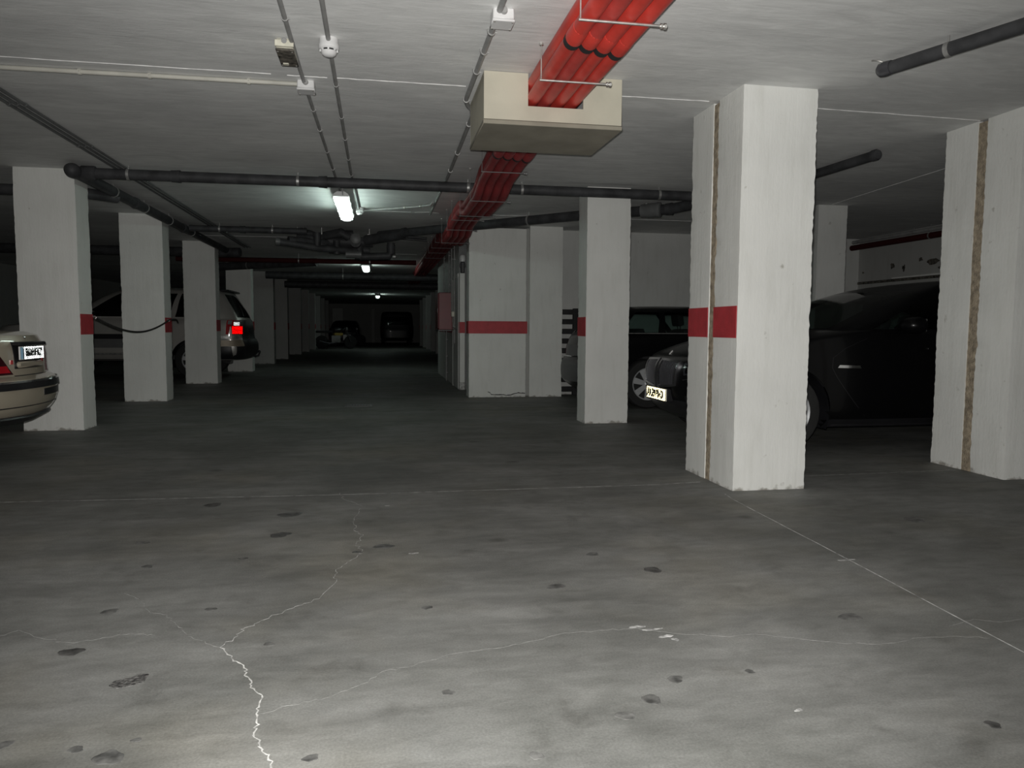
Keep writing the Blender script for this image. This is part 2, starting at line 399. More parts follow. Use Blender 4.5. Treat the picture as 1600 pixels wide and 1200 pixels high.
b = MB(); b.prism([Vector((x, y, 0)) for x, y in [(-0.765, 2.185), (-0.76, 2.21), (-0.72, 2.225), (-0.7, 2.245), (-0.675, 2.24), (-0.675, 2.19), (-0.71, 2.17), (-0.74, 2.165)]], (0, 0, .0025))
b.build('tar_patch', 'dried_tar', floor, smooth=False)
dg = thing('floor_gully', 'dark square drain grating set in the floor of the lane', 'drain', (-.285, 9.72, 0))
b = MB(); b.box((-.17, -.1, 0), (.17, -.08, .006)); b.box((-.17, .08, 0), (.17, .1, .006)); b.box((-.17, -.08, 0), (-.15, .08, .006)); b.box((.15, -.08, 0), (.17, .08, .006)); b.build('grating_frame', 'black_trim', dg)
for k in range(8):
    b = MB(); b.box((-.14+k*.036, -.08, 0), (-.126+k*.036, .08, .005)); b.build('grating_bar', 'black_trim', dg)
# ceiling joints: pale ridges left between the poured slabs
for pts in ([(-3.4, 4.63), (-.62, 4.63)], [(-.53, 4.635), (-.30, 4.635)], [(-.25, 4.63), (.53, 4.63)], [(1.44, 4.63), (2.12, 4.62)], [(2.7, 4.62), (4.18, 4.66)],
            [(.45, 9.72), (.62, 9.66), (.76, 9.72)], [(1.24, 9.72), (2.1, 9.7)], [(2.66, 9.69), (5.2, 9.67)], [(-.2, 9.72), (.4, 9.70)],
            [(5.06, 5.6), (5.1, 6.04), (5.22, 7.44), (5.28, 8.05)], [(-3.0, 12.9), (-1.0, 12.8)], [(-.9, 12.8), (.6, 12.85)], [(.0, 15.2), (.75, 15.3)]):
    strip(jitter(pts, .003, 12), [.006, .011, .004, .008, .007], CEIL, 'joint_ridge', 'ceiling_ridge', ceiling, up=-1, h=.004)
# stains and a ledge on the right wall
for i, (y, z, ry, rz) in enumerate([(9.35, 2.0, .12, .05), (10.2, 2.0, .05, .05), (9.95, 1.95, .03, .06), (9.6, 2.05, .05, .03), (10.9, 1.95, .03, .02), (9.2, 1.9, .06, .02)]):
    b = MB(); rnd = random.Random(i); P = []
    for k in range(12):
        a = 2*math.pi*k/12; r = rnd.uniform(.6, 1.2); P.append(Vector((X1, y+ry*r*math.cos(a), z+rz*r*math.sin(a))))
    b.prism(P, (-.002, 0, 0)); b.build('damp_stain', 'grime', wall_right, smooth=False)
b = MB(); b.box((X1-.03, 6, 1.76), (X1, 11.0, 1.80), .006); b.build('ledge', 'grime', wall_right)
b = MB(); b.box((X1-.012, 8.0, 1.80), (X1, 10.2, 1.83), .004); b.build('peeling_paint', 'white_paint', wall_right)

# ------------------------------------------------------------------ pillars
def shaft(x0, x1, y0, y1, z0, z1, nv, amp, chip, seed, ns=5):
    b = MB(); rnd = Vector((seed*3.1, seed*1.7, seed*.9)); rows = []
    per = []
    for a, c in (((x0, y0), (x1, y0)), ((x1, y0), (x1, y1)), ((x1, y1), (x0, y1)), ((x0, y1), (x0, y0))):
        for k in range(ns):
            t = k/ns; per.append((a[0]*(1-t)+c[0]*t, a[1]*(1-t)+c[1]*t, k == 0))
    cx, cy = (x0+x1)/2, (y0+y1)/2
    for j in range(nv+1):
        z = z0+(z1-z0)*j/nv; r = []
        for x, y, corner in per:
            p = Vector((x, y, z))
            d = noise.noise(p*3+rnd)*amp
            if corner:
                d -= abs(noise.noise(p*23+rnd))*chip*1.3
                q = noise.noise(p*7+rnd*2)
                if q > .34: d -= chip*2.2*(q-.3)
            n = Vector((x-cx, y-cy, 0)); n.x = n.x/(abs(n.x)+1e-6) if abs(abs(x-cx)-(x1-x0)/2) < 1e-4 else 0
            n.y = n.y/(abs(n.y)+1e-6) if abs(abs(y-cy)-(y1-y0)/2) < 1e-4 else 0
            r.append(p+n*d)
        rows.append(r)
    vr = b.quad_grid(rows, close=True); b.bm.faces.new(vr[0]); b.bm.faces.new(vr[-1])
    return b
def pillar(x0, x1, y0, y1, label, red=None, rz=(.955, 1.155), m='white_paint', nv=110, seed=1, group=None, joint=None, redy=None):
    cx, cy = (x0+x1)/2, (y0+y1)/2
    t = thing('pillar', label, 'pillar', (cx, cy, 0), 0, group)
    if joint:
        ya, yb = joint
        shaft(x0-cx, x1-cx, y0-cy, ya-cy, 0, CEIL, nv, .003, .0048, seed).build('front_shaft', m, t)
        shaft(x0-.004-cx, x1-.004-cx, yb-cy, y1-cy, 0, CEIL, nv, .003, .0048, seed+5).build('rear_shaft', m, t)
        b = shaft(x0+.0025-cx, x1-.004-cx, ya-cy-.002, yb-cy+.002, 0, CEIL-.012, nv, .002, .003, seed+9); b.build('joint_filler', 'joint_filler', t)
    else:
        shaft(x0-cx, x1-cx, y0-cy, y1-cy, 0, CEIL, nv, .003, .0048, seed).build('shaft', m, t)
    if red:
        segs = [(y0, joint[0]), (joint[1], y1)] if joint else [(y0, y1)]
        for i, (a, c) in enumerate(segs):
            b = MB(); off = .004 if (joint and i == 1) else 0
            sx = x0-off-cx if red == 'left' else x1-cx
            sgn = -1 if red == 'left' else 1
            b.box((sx, a-cy+.004, rz[0]), (sx+sgn*.006, c-cy-.004, rz[1]), .002)
            b.build('red_band', 'red_paint', t)
    return t
pillar(2.18, 2.675, 4.265, 4.985, 'nearest broad white pillar split by a brown vertical joint, red band on its side', 'left', (.965, 1.165), seed=1, joint=(4.595, 4.665), nv=160)
pillar(4.2, 4.75, 4.31, 4.99, 'white pillar split by a brown joint at the right edge, no red band', None, seed=2, joint=(4.61, 4.69), nv=160)
pillar(2.15, 2.63, 7.58, 7.9, 'slim white pillar between the split pillar and the stair block', 'left', (.935, 1.14), seed=3)
pillar(2.165, 2.66, 10.66, 10.98, 'white pillar built into the corner of the stair block beside the black rubber rack', None, seed=4)
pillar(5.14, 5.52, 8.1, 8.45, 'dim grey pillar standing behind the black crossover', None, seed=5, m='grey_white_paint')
LEFT_Y = [7.75, 10.6, 13.78, 17.42, 20.95, 24.0, 27.95, 30.9, 33.9, 36.9, 39.9, 42.9]
ORD = ['first', 'second', 'third', 'fourth', 'fifth', 'sixth', 'seventh', 'eighth', 'ninth', 'tenth', 'eleventh', 'twelfth']
for i, y in enumerate(LEFT_Y):
    lab = {0: 'white pillar right behind the beige saloon, red band on its lane side', 1: 'white pillar in the left row with the black rope tied to it, second from the camera',
           2: 'third white pillar of the left row, in front of the silver off-roader', 3: 'fourth pillar of the left row, just behind the silver off-roader'}.get(i, ORD[i]+' pillar back along the left row, deep in the dark lane')
    pillar(-3.385, -2.85, y, y+.32, lab, 'right', (.93, 1.13), seed=11+i, nv=90 if i < 4 else 30, m='white_paint' if i < 4 else 'dull_wall')  # deeper pillars get a darker paint in place of the lane's dimness
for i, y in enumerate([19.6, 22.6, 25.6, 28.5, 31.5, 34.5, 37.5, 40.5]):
    pillar(2.12, 2.6, y, y+.32, ORD[i]+' pillar of the right row beyond the stair block, in the dark', 'left', (.93, 1.13), seed=31+i, nv=24, m='dull_wall')  # dimness of the far right row put into the darker paint too

# ------------------------------------------------------------------ stair block face, red stripe, fittings on its lane side
b = shaft(1.27, 2.115, 10.68, 10.99, 0, CEIL-.04, 100, .002, .005, 41, ns=6); b.build('front_panel', 'white_paint', core)
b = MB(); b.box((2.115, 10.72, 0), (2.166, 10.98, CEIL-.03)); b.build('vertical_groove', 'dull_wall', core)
b = MB(); b.box((1.262, 10.672, .935), (2.135, 10.68, 1.115), .002); b.box((1.262, 10.68, .935), (1.268, 10.97, 1.115)); b.build('red_band', 'red_paint', core)
b = MB(); b.box((1.262, 12.06, .93), (1.27, 16.0, 1.11), .001); b.build('red_band', 'red_paint', core)
cr = [(1.55, .075), (1.585, .06), (1.60, .035), (1.66, .03), (1.72, .028), (1.78, .03), (1.84, .02), (1.90, .026), (1.95, .045), (2.0, .055), (2.06, .05), (2.11, .048)]
b = MB()
for (xa, za), (xb, zb) in zip(cr, cr[1:]):
    b.prism([Vector((xa, 10.676, za)), Vector((xb, 10.676, zb)), Vector((xb, 10.676, zb+random.uniform(.007, .014))), Vector((xa, 10.676, za+random.uniform(.008, .018)))], (0, -.004, 0))
b.build('crack', 'crack_dark', core, smooth=False)
# door jamb standing proud on the lane side
dj = struct(thing('door_1', '', ''))
del dj['label']; del dj['category']; dj.location = (1.31, 11.98, 0)
b = MB(); b.box((-.035, 0, .12), (.05, .06, 1.9), .006); b.box((-.06, .082, 1.84), (-.041, .95, 1.9), .004); b.box((-.06, .92, 0), (-.041, .98, 1.9), .004); b.build('door_frame', 'white_paint', dj)
b = MB(); b.box((-.038, -.004, .93), (.053, .0, 1.11), .001); b.build('red_band', 'red_paint', dj)
b = MB(); b.box((-.055, .082, .01), (-.041, .92, 1.84), .003); b.build('door_leaf', 'grey_white_paint', dj)
b = MB(); b.box((-.04, -.01, 0), (.05, .06, .12), .01); b.build('broken_foot', 'chalk', dj)
b = MB(); b.lathe([(0, .02), (.03, .02), (.032, .012), (.06, .012), (.06, .03), (.08, .03)], (-.055, .15, 1.0), (-1, 0, 0), 12); b.build('door_knob', 'chrome', dj)
hc = thing('hose_cabinet', 'red metal fire hose cabinet fixed to the lane side of the stair block', 'cabinet', (1.27, 13.2, 0))
b = MB(); b.box((-.24, 0, .98), (0, .62, 1.64), .008); b.build('cabinet_body', 'red_cabinet', hc)
b = MB(); b.box((-.255, .015, 1.0), (-.24, .605, 1.62), .004); cd = b.build('door', 'red_cabinet', hc)
b = MB(); b.box((-.262, .04, 1.28), (-.255, .07, 1.36), .002); b.build('latch', 'chrome', cd)
b = MB(); b.box((-.25, .0, .955), (0, .62, .98), .003); b.build('bottom_tray', 'black_trim', hc)
al = thing('alarm_sounder', 'small round alarm sounder with a pale cap above the white door jamb', 'alarm', (1.32, 11.965, 2.1))
b = MB(); b.box((-.03, -.02, -.2), (.03, .08, -.02), .01); b.lathe([(-.02, .0), (-.02, .05), (.02, .055), (.03, .05)], (0, .02, -.08), (0, -1, 0), 16); b.build('bracket', 'black_trim', al)
b = MB(); b.lathe([(-.05, .045), (.0, .05), (.045, .045), (.06, .03), (.065, 0)], (0, .0, .03), (0, 0, 1), 16); b.build('cap', 'white_plastic', al)
def wall_conduit(y, z0, z1, label, x=1.245, r=.011, m='grey_conduit', clips=3):
    t = thing('wall_conduit', label, 'conduit', (x, y, 0), 0, 'conduits up the stair block')
    b = MB(); b.tube([(0, 0, z0), (0, 0, z1)], r, 8); b.build('conduit_tube', m, t)
    for k in range(clips):
        z = z0+(z1-z0)*(k+.5)/clips; b = MB(); b.box((-r*1.4, -r*1.8, z-.01), (.028, r*1.8, z+.01), .003); b.build('clip', m, t)
wall_conduit(12.55, .75, 2.45, 'grey conduit running down beside the red hose cabinet near side')
wall_conduit(13.05, 1.3, 2.4, 'grey conduit entering the red hose cabinet from above')
wall_conduit(13.55, 1.66, 2.46, 'thin grey conduit above the hose cabinet further back', r=.008)
wall_conduit(14.1, .0, .95, 'grey conduit running from the floor below the hose cabinet')
wall_conduit(14.6, .9, 2.46, 'far grey conduit behind the hose cabinet', r=.01)
ib = tag(MB().box((1.19, 12.5, 1.2), (1.245, 12.6, 1.29), .01).build('switch_box', 'cream_plastic'), 'small cream switch box on the conduit beside the hose cabinet', 'box')

# ------------------------------------------------------------------ black rubber rack against the back wall
rk = thing('rubber_rack', 'black toothed rubber post against the back wall beside the stair block', 'rack', (2.94, 10.93, 0))
b = MB(); b.box((-.045, -.04, 0), (.04, .04, 1.32), .012, 2); b.build('post', 'black_rubber', rk)
for k in range(9):
    z = 1.265 - k*.147
    b = MB(); b.box((-.215, -.035, z-.04), (-.03, .035, z+.04), .018, 2); b.build('tooth', 'black_rubber', rk)

# ------------------------------------------------------------------ red cable ducts in hangers
def spline(keys, y):
    for (ya, za), (yb, zb) in zip(keys, keys[1:]):
        if y <= yb:
            t = (y-ya)/(yb-ya); t = t*t*(3-2*t); return za*(1-t)+zb*t
    return keys[-1][1]
LOW = [(-1, 2.365), (6.0, 2.365), (6.5, 2.335), (7.05, 2.245), (7.9, 2.245), (8.5, 2.335), (9.3, 2.31), (9.75, 2.225), (10.6, 2.225), (11.3, 2.365), (30, 2.365)]
UPP = [(-1, 2.447), (6.0, 2.447), (6.5, 2.417), (7.05, 2.326), (7.9, 2.326), (8.5, 2.417), (9.3, 2.391), (9.75, 2.304), (10.6, 2.304), (11.3, 2.447), (30, 2.447)]
rd = random.Random(3)
joints_y = [2.0, 3.42, 5.72, 8.55]
for layer, keys in ((0, LOW), (1, UPP)):
    for k in range(4):
        x = .904+.081*k
        words = ['left', 'second from left', 'third from left', 'right']
        t = thing('cable_duct', 'red plastic cable duct, %s in the %s row under the ceiling' % (['leftmost', 'second from left', 'third from left', 'rightmost'][k], ['lower', 'upper'][layer]), 'duct', (x, 0, 0), 0, 'red cable ducts along the ceiling')
        ys = [-1.0]
        while ys[-1] < 26: ys.append(ys[-1]+(.1 if 5.8 < ys[-1] < 11.6 else .5))
        ph = 1.7
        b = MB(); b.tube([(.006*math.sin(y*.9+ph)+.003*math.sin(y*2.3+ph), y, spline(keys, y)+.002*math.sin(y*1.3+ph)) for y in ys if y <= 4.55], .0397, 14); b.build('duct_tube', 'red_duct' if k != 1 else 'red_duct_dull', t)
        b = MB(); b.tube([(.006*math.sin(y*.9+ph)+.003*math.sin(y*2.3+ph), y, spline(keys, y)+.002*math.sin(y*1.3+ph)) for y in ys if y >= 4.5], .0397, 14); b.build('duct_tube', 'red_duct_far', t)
        if layer == 0:
            for jy in joints_y[1:]:
                yy = jy+.03*k
                px = .006*math.sin(yy*.9+ph)+.003*math.sin(yy*2.3+ph); pz = spline(keys, yy)+.002*math.sin(yy*1.3+ph)
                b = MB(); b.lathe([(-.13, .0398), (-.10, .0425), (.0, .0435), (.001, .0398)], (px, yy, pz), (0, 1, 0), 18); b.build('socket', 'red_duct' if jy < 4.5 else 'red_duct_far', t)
                b = MB(); b.lathe([(.0, .0398), (.001, .0432), (.05, .0425), (.052, .0398)], (px, yy, pz), (0, 1, 0), 18); b.build('gasket', 'black_rubber', t)
for i, y in enumerate([.9, 1.6, 2.35, 3.1, 3.87, 5.35, 6.15, 6.95, 7.85, 8.75, 9.4, 10.2, 11.4, 12.2, 13.0, 14.0]):
    z = spline(LOW, y)-.046
    hg = thing('duct_hanger', 'zinc rod and crossbar hanger under the red ducts, %s from the camera' % (ORD+['thirteenth', 'fourteenth', 'fifteenth', 'sixteenth'])[i], 'hanger', (1.026, y, z), 0, 'hangers under the red ducts')
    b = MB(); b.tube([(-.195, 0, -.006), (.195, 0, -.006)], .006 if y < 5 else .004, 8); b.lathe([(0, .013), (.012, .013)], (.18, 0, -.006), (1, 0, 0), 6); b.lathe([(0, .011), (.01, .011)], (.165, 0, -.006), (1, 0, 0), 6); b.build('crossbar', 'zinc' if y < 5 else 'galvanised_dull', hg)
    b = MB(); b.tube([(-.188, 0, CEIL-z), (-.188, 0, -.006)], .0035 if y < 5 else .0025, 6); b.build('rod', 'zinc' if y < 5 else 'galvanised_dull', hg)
    b = MB(); b.lathe([(0, .012), (.012, .012), (.016, .005)], (-.188, 0, CEIL-z), (0, 0, -1), 8); b.build('anchor', 'zinc', hg)
# beige fire-stop box round the ducts
fb = thing('duct_box', 'beige board box hung under the ceiling with the red ducts passing through', 'box', (1.015, 4.65, 2.2))
def panel(name, a, c, bev=.002): bb = MB(); bb.box(a, c, bev); return bb.build(name, 'beige_board', fb)
hw, hd = .415, .325
o0, o1, oz0, oz1 = -.155, .178, .112, .3
bb = MB()
bb.box((-hw, -hd, .028), (o0, -hd+.016, .297)); bb.box((o1, -hd, .028), (hw, -hd+.016, .297)); bb.box((o0, -hd, .028), (o1, -hd+.016, oz0)); bb.build('front_panel', 'beige_board', fb)
bb = MB()
bb.box((-hw, hd-.016, .028), (-.24, hd, .297)); bb.box((.24, hd-.016, .028), (hw, hd, .297)); bb.box((-.24, hd-.016, .028), (.24, hd, .08)); bb.build('rear_panel', 'beige_board', fb)
panel('side_panel', (-hw, -hd+.017, .028), (-hw+.016, hd-.017, .297)); panel('side_panel', (hw-.016, -hd+.017, .028), (hw, hd-.017, .297))
bb = MB(); bb.box((-hw-.004, -hd-.004, 0), (hw+.004, hd+.004, .025), .003); bb.build('bottom_panel', 'shaded_board', fb)

# ------------------------------------------------------------------ black drain pipes
def pipe(name, label, pts, r, m='black_pvc', cat='pipe', clamps=(), group=None, collars=(), cap_end=False, n=16):
    o = Vector(pts[0]); t = thing(name, label, cat, o, 0, group)
    P = [Vector(p)-o for p in pts]
    b = MB(); b.tube(P, r, n); b.build('pipe_run', m, t)
    def at(f):
        ls = [(q-p).length for p, q in zip(P, P[1:])]; d = f*sum(ls)
        for (p, q), l in zip(zip(P, P[1:]), ls):
            if d <= l+1e-6: return p+(q-p)*(d/l), (q-p).normalized()
            d -= l
        return P[-1], (P[-1]-P[-2]).normalized()
    for f in collars:
        p, d = at(f); b = MB(); b.lathe([(-.05, r), (-.05, r*1.1), (.0, r*1.14), (.012, r*1.18), (.03, r*1.18), (.03, r)], p, d, n); b.build('collar', m, t)
    for f in clamps:
        p, d = at(f)
        b = MB(); b.lathe([(-.012, r*1.0), (-.012, r*1.06), (.012, r*1.06), (.012, r)], p, d, n)
        zt = CEIL-.001-(o.z+p.z)
        b.tube([p+Vector((0, 0, r)), p+Vector((0, 0, zt))], .005, 6); cl = b.build('clamp', 'galvanised', t)
    if cap_end:
        p, d = at(1.0); b = MB(); b.lathe([(-.03, r*1.12), (.01, r*1.12), (.03, r*.9), (.035, 0)], p, d, n); b.build('end_cap', m, t)
    return t
ZD = 2.42
pipe('drain_pipe', 'long black drain pipe crossing the whole ceiling in front of the first lamp', [(-2.60, 7.5, ZD), (3.5, 7.46, ZD)], .05, clamps=(.05, .30, .57, .66, .9), collars=(.12, .34, .62))
pipe('drain_pipe', 'black drain pipe running away over the left pillars from its round elbow', [(-2.74, 7.42, ZD), (-2.74, 14.3, ZD-.03)], .055, clamps=(.15, .3, .45, .62), collars=(.25, .55))
t = thing('pipe_elbow', 'round black elbow where two drain pipes meet beside the first left pillar', 'elbow', (-2.74, 7.42, ZD))
b = MB(); b.lathe([(-.09, 0), (-.085, .03), (-.065, .055), (-.02, .068), (.03, .066), (.07, .06)], (0, 0, 0), (0, 1, 0), 18); b.build('elbow_cap', 'black_pvc', t)
b = MB(); b.lathe([(.03, .055), (.05, .066), (.16, .066), (.17, .056)], (0, .08, 0), (1, 0, 0), 18); b.build('elbow_socket', 'black_pvc', t)
pipe('drain_pipe', 'black branch drain behind the first left pillar joining the long drain', [(-8.9, 8.1, 2.36), (-3.0, 8.2, 2.36), (-2.74, 8.55, 2.37)], .055, collars=(.93,))
pipe('drain_pipe', 'dark drain pipe crossing the ceiling left of the pipe cluster', [(-2.68, 11.35, ZD), (-1.05, 11.35, ZD)], .045, clamps=(.25, .7), collars=(.45, .97))
pipe('drain_pipe', 'thick black drain pipe slanting across the ceiling in front of the stair block', [(.0, 11.35, 2.395), (.934, 10.37, 2.395), (2.41, 8.86, 2.395), (3.3, 8.15, 2.395), (3.56, 7.58, 2.41)], .06, clamps=(.3, .52), collars=(.1, .88))
t = thing('pipe_coupling', 'grey clamped coupling on the slanting drain beside the slim pillar', 'coupling', (3.14, 8.28, 2.395))
d = Vector((.78, -.62, 0)).normalized()
b = MB(); b.lathe([(-.14, .066), (-.14, .076), (-.07, .078), (-.06, .084), (.04, .084), (.05, .088), (.09, .088), (.1, .066)], (0, 0, 0), d, 18); b.build('coupling_sleeve', 'grey_pvc', t)
for k in (-.09, -.02, .07):
    b = MB(); b.box((-.012, -.02, .066), (.012, .02, .088), .003, mtx=Matrix.Translation(d*k)); b.build('bolt_lug', 'galvanised', t)
pipe('drain_pipe', 'wide dark drain pipe crossing above the silver off-roader', [(-8.9, 14.4, 2.36), (-2.95, 14.3, 2.36), (-2.5, 14.2, 2.36)], .085, clamps=(.6, .8), collars=(.7,))
st = pipe('drain_pipe', 'black drain stub hung from the ceiling at the upper right', [(2.72, 3.66, 2.43), (3.6, 1.3, 2.43)], .035, clamps=(.12, .5), collars=())
b = MB(); b.lathe([(-.05, .037), (-.01, .040), (.015, .036), (.03, .022), (.033, 0)], (-.02, .04, 0), (-.35, .94, 0), 16); b.build('end_fitting', 'dark_alloy', st)
b = MB(); b.tube(arc((-.07, .07, .055), (-.02, .07, .065), (.0, .04, .03), 6), .004, 6); b.build('wire_loop', 'zinc', st)
pipe('drain_pipe', 'short black drain end hanging behind the split pillars', [(3.98, 5.5, 2.44), (3.75, 8.2, 2.42)][::-1], .04, clamps=(.55,), cap_end=True)
pipe('wall_pipe', 'dark red pipe along the top of the right wall', [(7.6, 4.0, 2.33), (7.6, 11.0, 2.35)], .045, 'dark_red', clamps=(.3, .6, .75))
pipe('wall_pipe', 'grey pipe above the red one on the right wall', [(7.62, 4.0, 2.42), (7.62, 11.0, 2.44)], .03, 'grey_conduit', clamps=(.4, .8))
pipe('branch_duct', 'dark red duct crossing the lane beyond the pipe cluster', [(-4.0, 15.8, 2.36), (.75, 15.6, 2.36)], .05, 'dark_red', clamps=(.5, .8))
pipe('drain_pipe', 'black pipe crossing the lane behind the second lamp', [(-2.8, 19.3, 2.3), (1.9, 19.3, 2.3)], .09, clamps=(.4,))
pipe('drain_pipe', 'thick black pipe crossing the lane before the second lamp', [(-3.4, 16.9, 2.3), (-1.3, 16.05, 2.37)], .085, clamps=(.3,))
pipe('drain_pipe', 'black pipe across the lane far behind the second lamp', [(-2.8, 23.0, 2.28), (2.1, 23.0, 2.28)], .1)
# cluster of drains under the ceiling behind the first lamp
dc = thing('drain_cluster', 'tangle of black drain pipes, elbows and cleanouts behind the first lamp', 'pipes', (-.45, 11.5, 2.3))
def dcp(pts, r, name='branch_pipe', m='black_pvc', n=14):
    b = MB(); b.tube(pts, r*(1.25 if r > .03 else 1), n); return b.build(name, m, dc)
dcp([(-.62, -.05, .09), (-.42, 0, .03), (-.25, .02, .0), (.35, 0, .0)], .06, 'main_pipe')
b = MB(); b.lathe([(-.05, .06), (-.05, .072), (.05, .076), (.06, .06)], (-.18, .02, 0), (1, 0, 0), 16); b.build('collar', 'grey_pvc', dc)
b = MB(); b.lathe([(-.05, .06), (-.05, .07), (.05, .074), (.06, .06)], (.1, .0, 0), (1, 0, 0), 16); b.build('collar', 'black_pvc', dc)
dcp([(-.85, -.3, -.03), (-.55, -.15, -.03), (-.3, 0, -.02)], .045)
dcp([(-1.0, -.35, -.06), (-.4, -.2, -.13), (.1, 0, -.13)], .04)
b = MB(); b.lathe([(-.04, .05), (.0, .056), (.02, .056), (.03, .03)], (-1.0, -.35, -.06), (-.95, -.1, .08), 14); b.build('cleanout_cap', 'grey_pvc', dc)
dcp([(.1, -.05, -.02), (.1, -.2, -.02)], .065); b = MB(); b.lathe([(-.02, .07), (.0, .078), (.02, .078), (.03, .06), (.03, 0)], (.1, -.22, .02), (0, -1, 0), 18); b.build('cleanout_cap', 'grey_pvc', dc)
dcp([(-.18, -.1, .0), (-.18, -.1, -.2)], .04); dcp([(.15, .02, -.02), (.15, .0, -.26)], .055); dcp([(-.05, -.05, -.19), (.18, -.05, -.19)], .045, m='grey_pvc')
dcp([(.15, 0, -.22), (.6, 0, -.2), (.62, 0, -.1)], .045); dcp([(.62, 0, -.03), (.62, 0, -.17)], .05); b = MB(); b.lathe([(0, .058), (.03, .058), (.035, 0)], (.62, 0, -.03), (0, 0, 1), 14); b.build('cleanout_cap', 'black_pvc', dc)
b = MB(); b.lathe([(-.03, .03), (0, .032), (.02, .02)], (.68, -.04, -.21), (1, -.3, 0), 10); b.build('plug', 'galvanised', dc)
for px in (-.75, -.66, -.4, .3):
    b = MB(); b.tube([(px, -.02, .198), (px, -.02, .04)], .006, 6); b.box((px-.03, -.03, .10), (px+.03, 0, .12), .003); b.build('clamp', 'galvanised', dc)
dcp(arc((.15, -.1, .03), (.5, -.2, .12), (1.15, -.25, .05), 8), .018, 'hose'); dcp(arc((.15, -.1, .01), (.5, -.2, .07), (1.15, -.25, .02), 8), .014, 'hose')
dcp([(.25, -.08, .02), (.62, -.35, .06), (.8, -.5, .08)], .06); dcp([(-.75, -.12, .02), (-.55, -.12, .02), (-.38, -.05, -.08)], .05); dcp([(-.6, -.2, -.1), (-.45, -.2, -.12), (-.45, -.2, .1)], .045); dcp([(-.3, .05, -.1), (.3, .05, -.12)], .06)
dcp([(-.35, -.15, .06), (-.1, -.3, .1), (.0, -.25, .04)], .05); dcp([(-.2, .05, .12), (.05, .1, .12)], .05)

# ------------------------------------------------------------------ conduits, boxes, detectors on the ceiling
def conduit(label, pts, r, m, clips, cm=None, group='conduits under the ceiling'):
    o = Vector(pts[0]); t = thing('ceiling_conduit', label, 'conduit', o, 0, group)
    P = [Vector(p)-o for p in pts]; b = MB(); b.tube(P, r, 10); b.build('conduit_tube', m, t)
    ls = [(q-p).length for p, q in zip(P, P[1:])]
    for c in clips:
        d = c*sum(ls)
        for (p, q), l in zip(zip(P, P[1:]), ls):
            if d <= l+1e-6: break
            d -= l
        pos = p+(q-p)*(d/l); dr = (q-p).normalized(); sd = Vector((0, 0, 1)).cross(dr)
        b = MB(); b.lathe([(-.009, r), (-.009, r*1.35), (.009, r*1.35), (.009, r)], pos, dr, 10)
        b.tube([pos+sd*r*1.2, pos+sd*r*1.2+Vector((0, 0, CEIL-.001-o.z-pos.z))], min(.005, r*.3), 6)
        b.tube([pos-sd*r*1.2, pos-sd*r*1.9], .004, 6); b.build('clip', cm or m, t)
    return t
ZC = CEIL-.016
conduit('grey conduit with the two cream boxes, left of the smoke detector', [(-.42, .8, ZC), (-.44, 4.48, ZC), (-.42, 7.6, ZC), (-.41, 9.4, ZC)], .012, 'grey_conduit', (.12, .25, .345, .46, .52, .58, .66, .74))
conduit('grey conduit running through the white smoke detector', [(-.235, .8, ZC), (-.25, 4.1, ZC), (-.265, 7.44, ZC), (-.25, 9.5, ZC)], .012, 'grey_conduit', (.2, .31, .45, .53, .6, .68, .76, .83))
conduit('grey conduit left of the red ducts with a bend at the beige box', [(.555, .8, ZC)]+[(.555, 4.78, ZC)]+arc((.555, 4.82, ZC), (.56, 4.95, ZC), (.62, 5.06, ZC), 5)+[(.64, 5.2, ZC), (.66, 7.25, ZC), (.65, 9.7, ZC)], .015, 'grey_conduit', (.2, .33, .36, .395, .455, .52, .62, .7, .78), 'galvanised')
conduit('cream conduit crossing the ceiling from the left edge to the lower cream box', [(-3.4, 4.79, ZC), (-.47, 4.74, ZC)], .0135, 'cream_conduit', (.32, .58, .71, .90))
for k, dx in enumerate((-.05, 0, .05)):
    conduit('dark cable run on the left ceiling, %s of three side by side' % ['outer', 'middle', 'inner'][k], [(-2.36+dx, 1.0, ZC-.002), (-2.37+dx, 7.6, ZC-.002), (-2.42+dx, 14.5, ZC-.002)], .011, 'grey_pvc', (.31, .335, .42, .5, .6, .7) if k == 0 else (.335, .42), group='dark cables on the left ceiling')
conduit('pale conduit from the second detector towards the red ducts', [(-.22, 9.62, ZC), (.45, 9.1, ZC-.01), (.6, 8.95, ZC-.01), (.62, 8.8, ZC)], .014, 'grey_conduit', (.55, .75), 'zinc')
def junction_box(label, x, y, sx, sy, h, m='white_plastic', lid='white_plastic'):
    t = thing('junction_box', label, 'box', (x, y, CEIL), 0, None)
    b = MB(); b.box((-sx/2, -sy/2, -h), (sx/2, sy/2, 0), .006); b.build('box_body', m, t)
    b = MB(); b.box((-sx/2-.003, -sy/2-.003, -h-.012), (sx/2+.003, sy/2+.003, -h), .004); b.build('lid', lid, t)
    for a, c in ((-1, -1), (1, -1), (-1, 1), (1, 1)):
        b = MB(); b.lathe([(0, .005), (.003, .005), (.004, 0)], (a*sx*.42, c*sy*.42, -h-.012), (0, 0, -1), 8); b.build('screw', 'zinc', t)
    for s in (-1, 1):
        b = MB(); b.lathe([(0, .017), (.014, .015), (.016, .013)], (0, s*sy/2, -.018), (0, s, 0), 12); b.build('grommet', 'grey_conduit', t)
    return t
junction_box('white junction box on the grey conduit above the beige duct box', .575, 3.53, .10, .10, .052)
junction_box('small white junction box where the cream conduit meets the grey one', -.43, 4.74, .10, .10, .05)
t = junction_box('cream timer box with a grimy underside beside the grey conduit', -.475, 4.18, .085, .24, .05, 'cream_plastic', 'grime')
b = MB(); b.box((-.03, .06, -.068), (.0, .09, -.062), .002); b.build('button', 'cream_plastic', t)
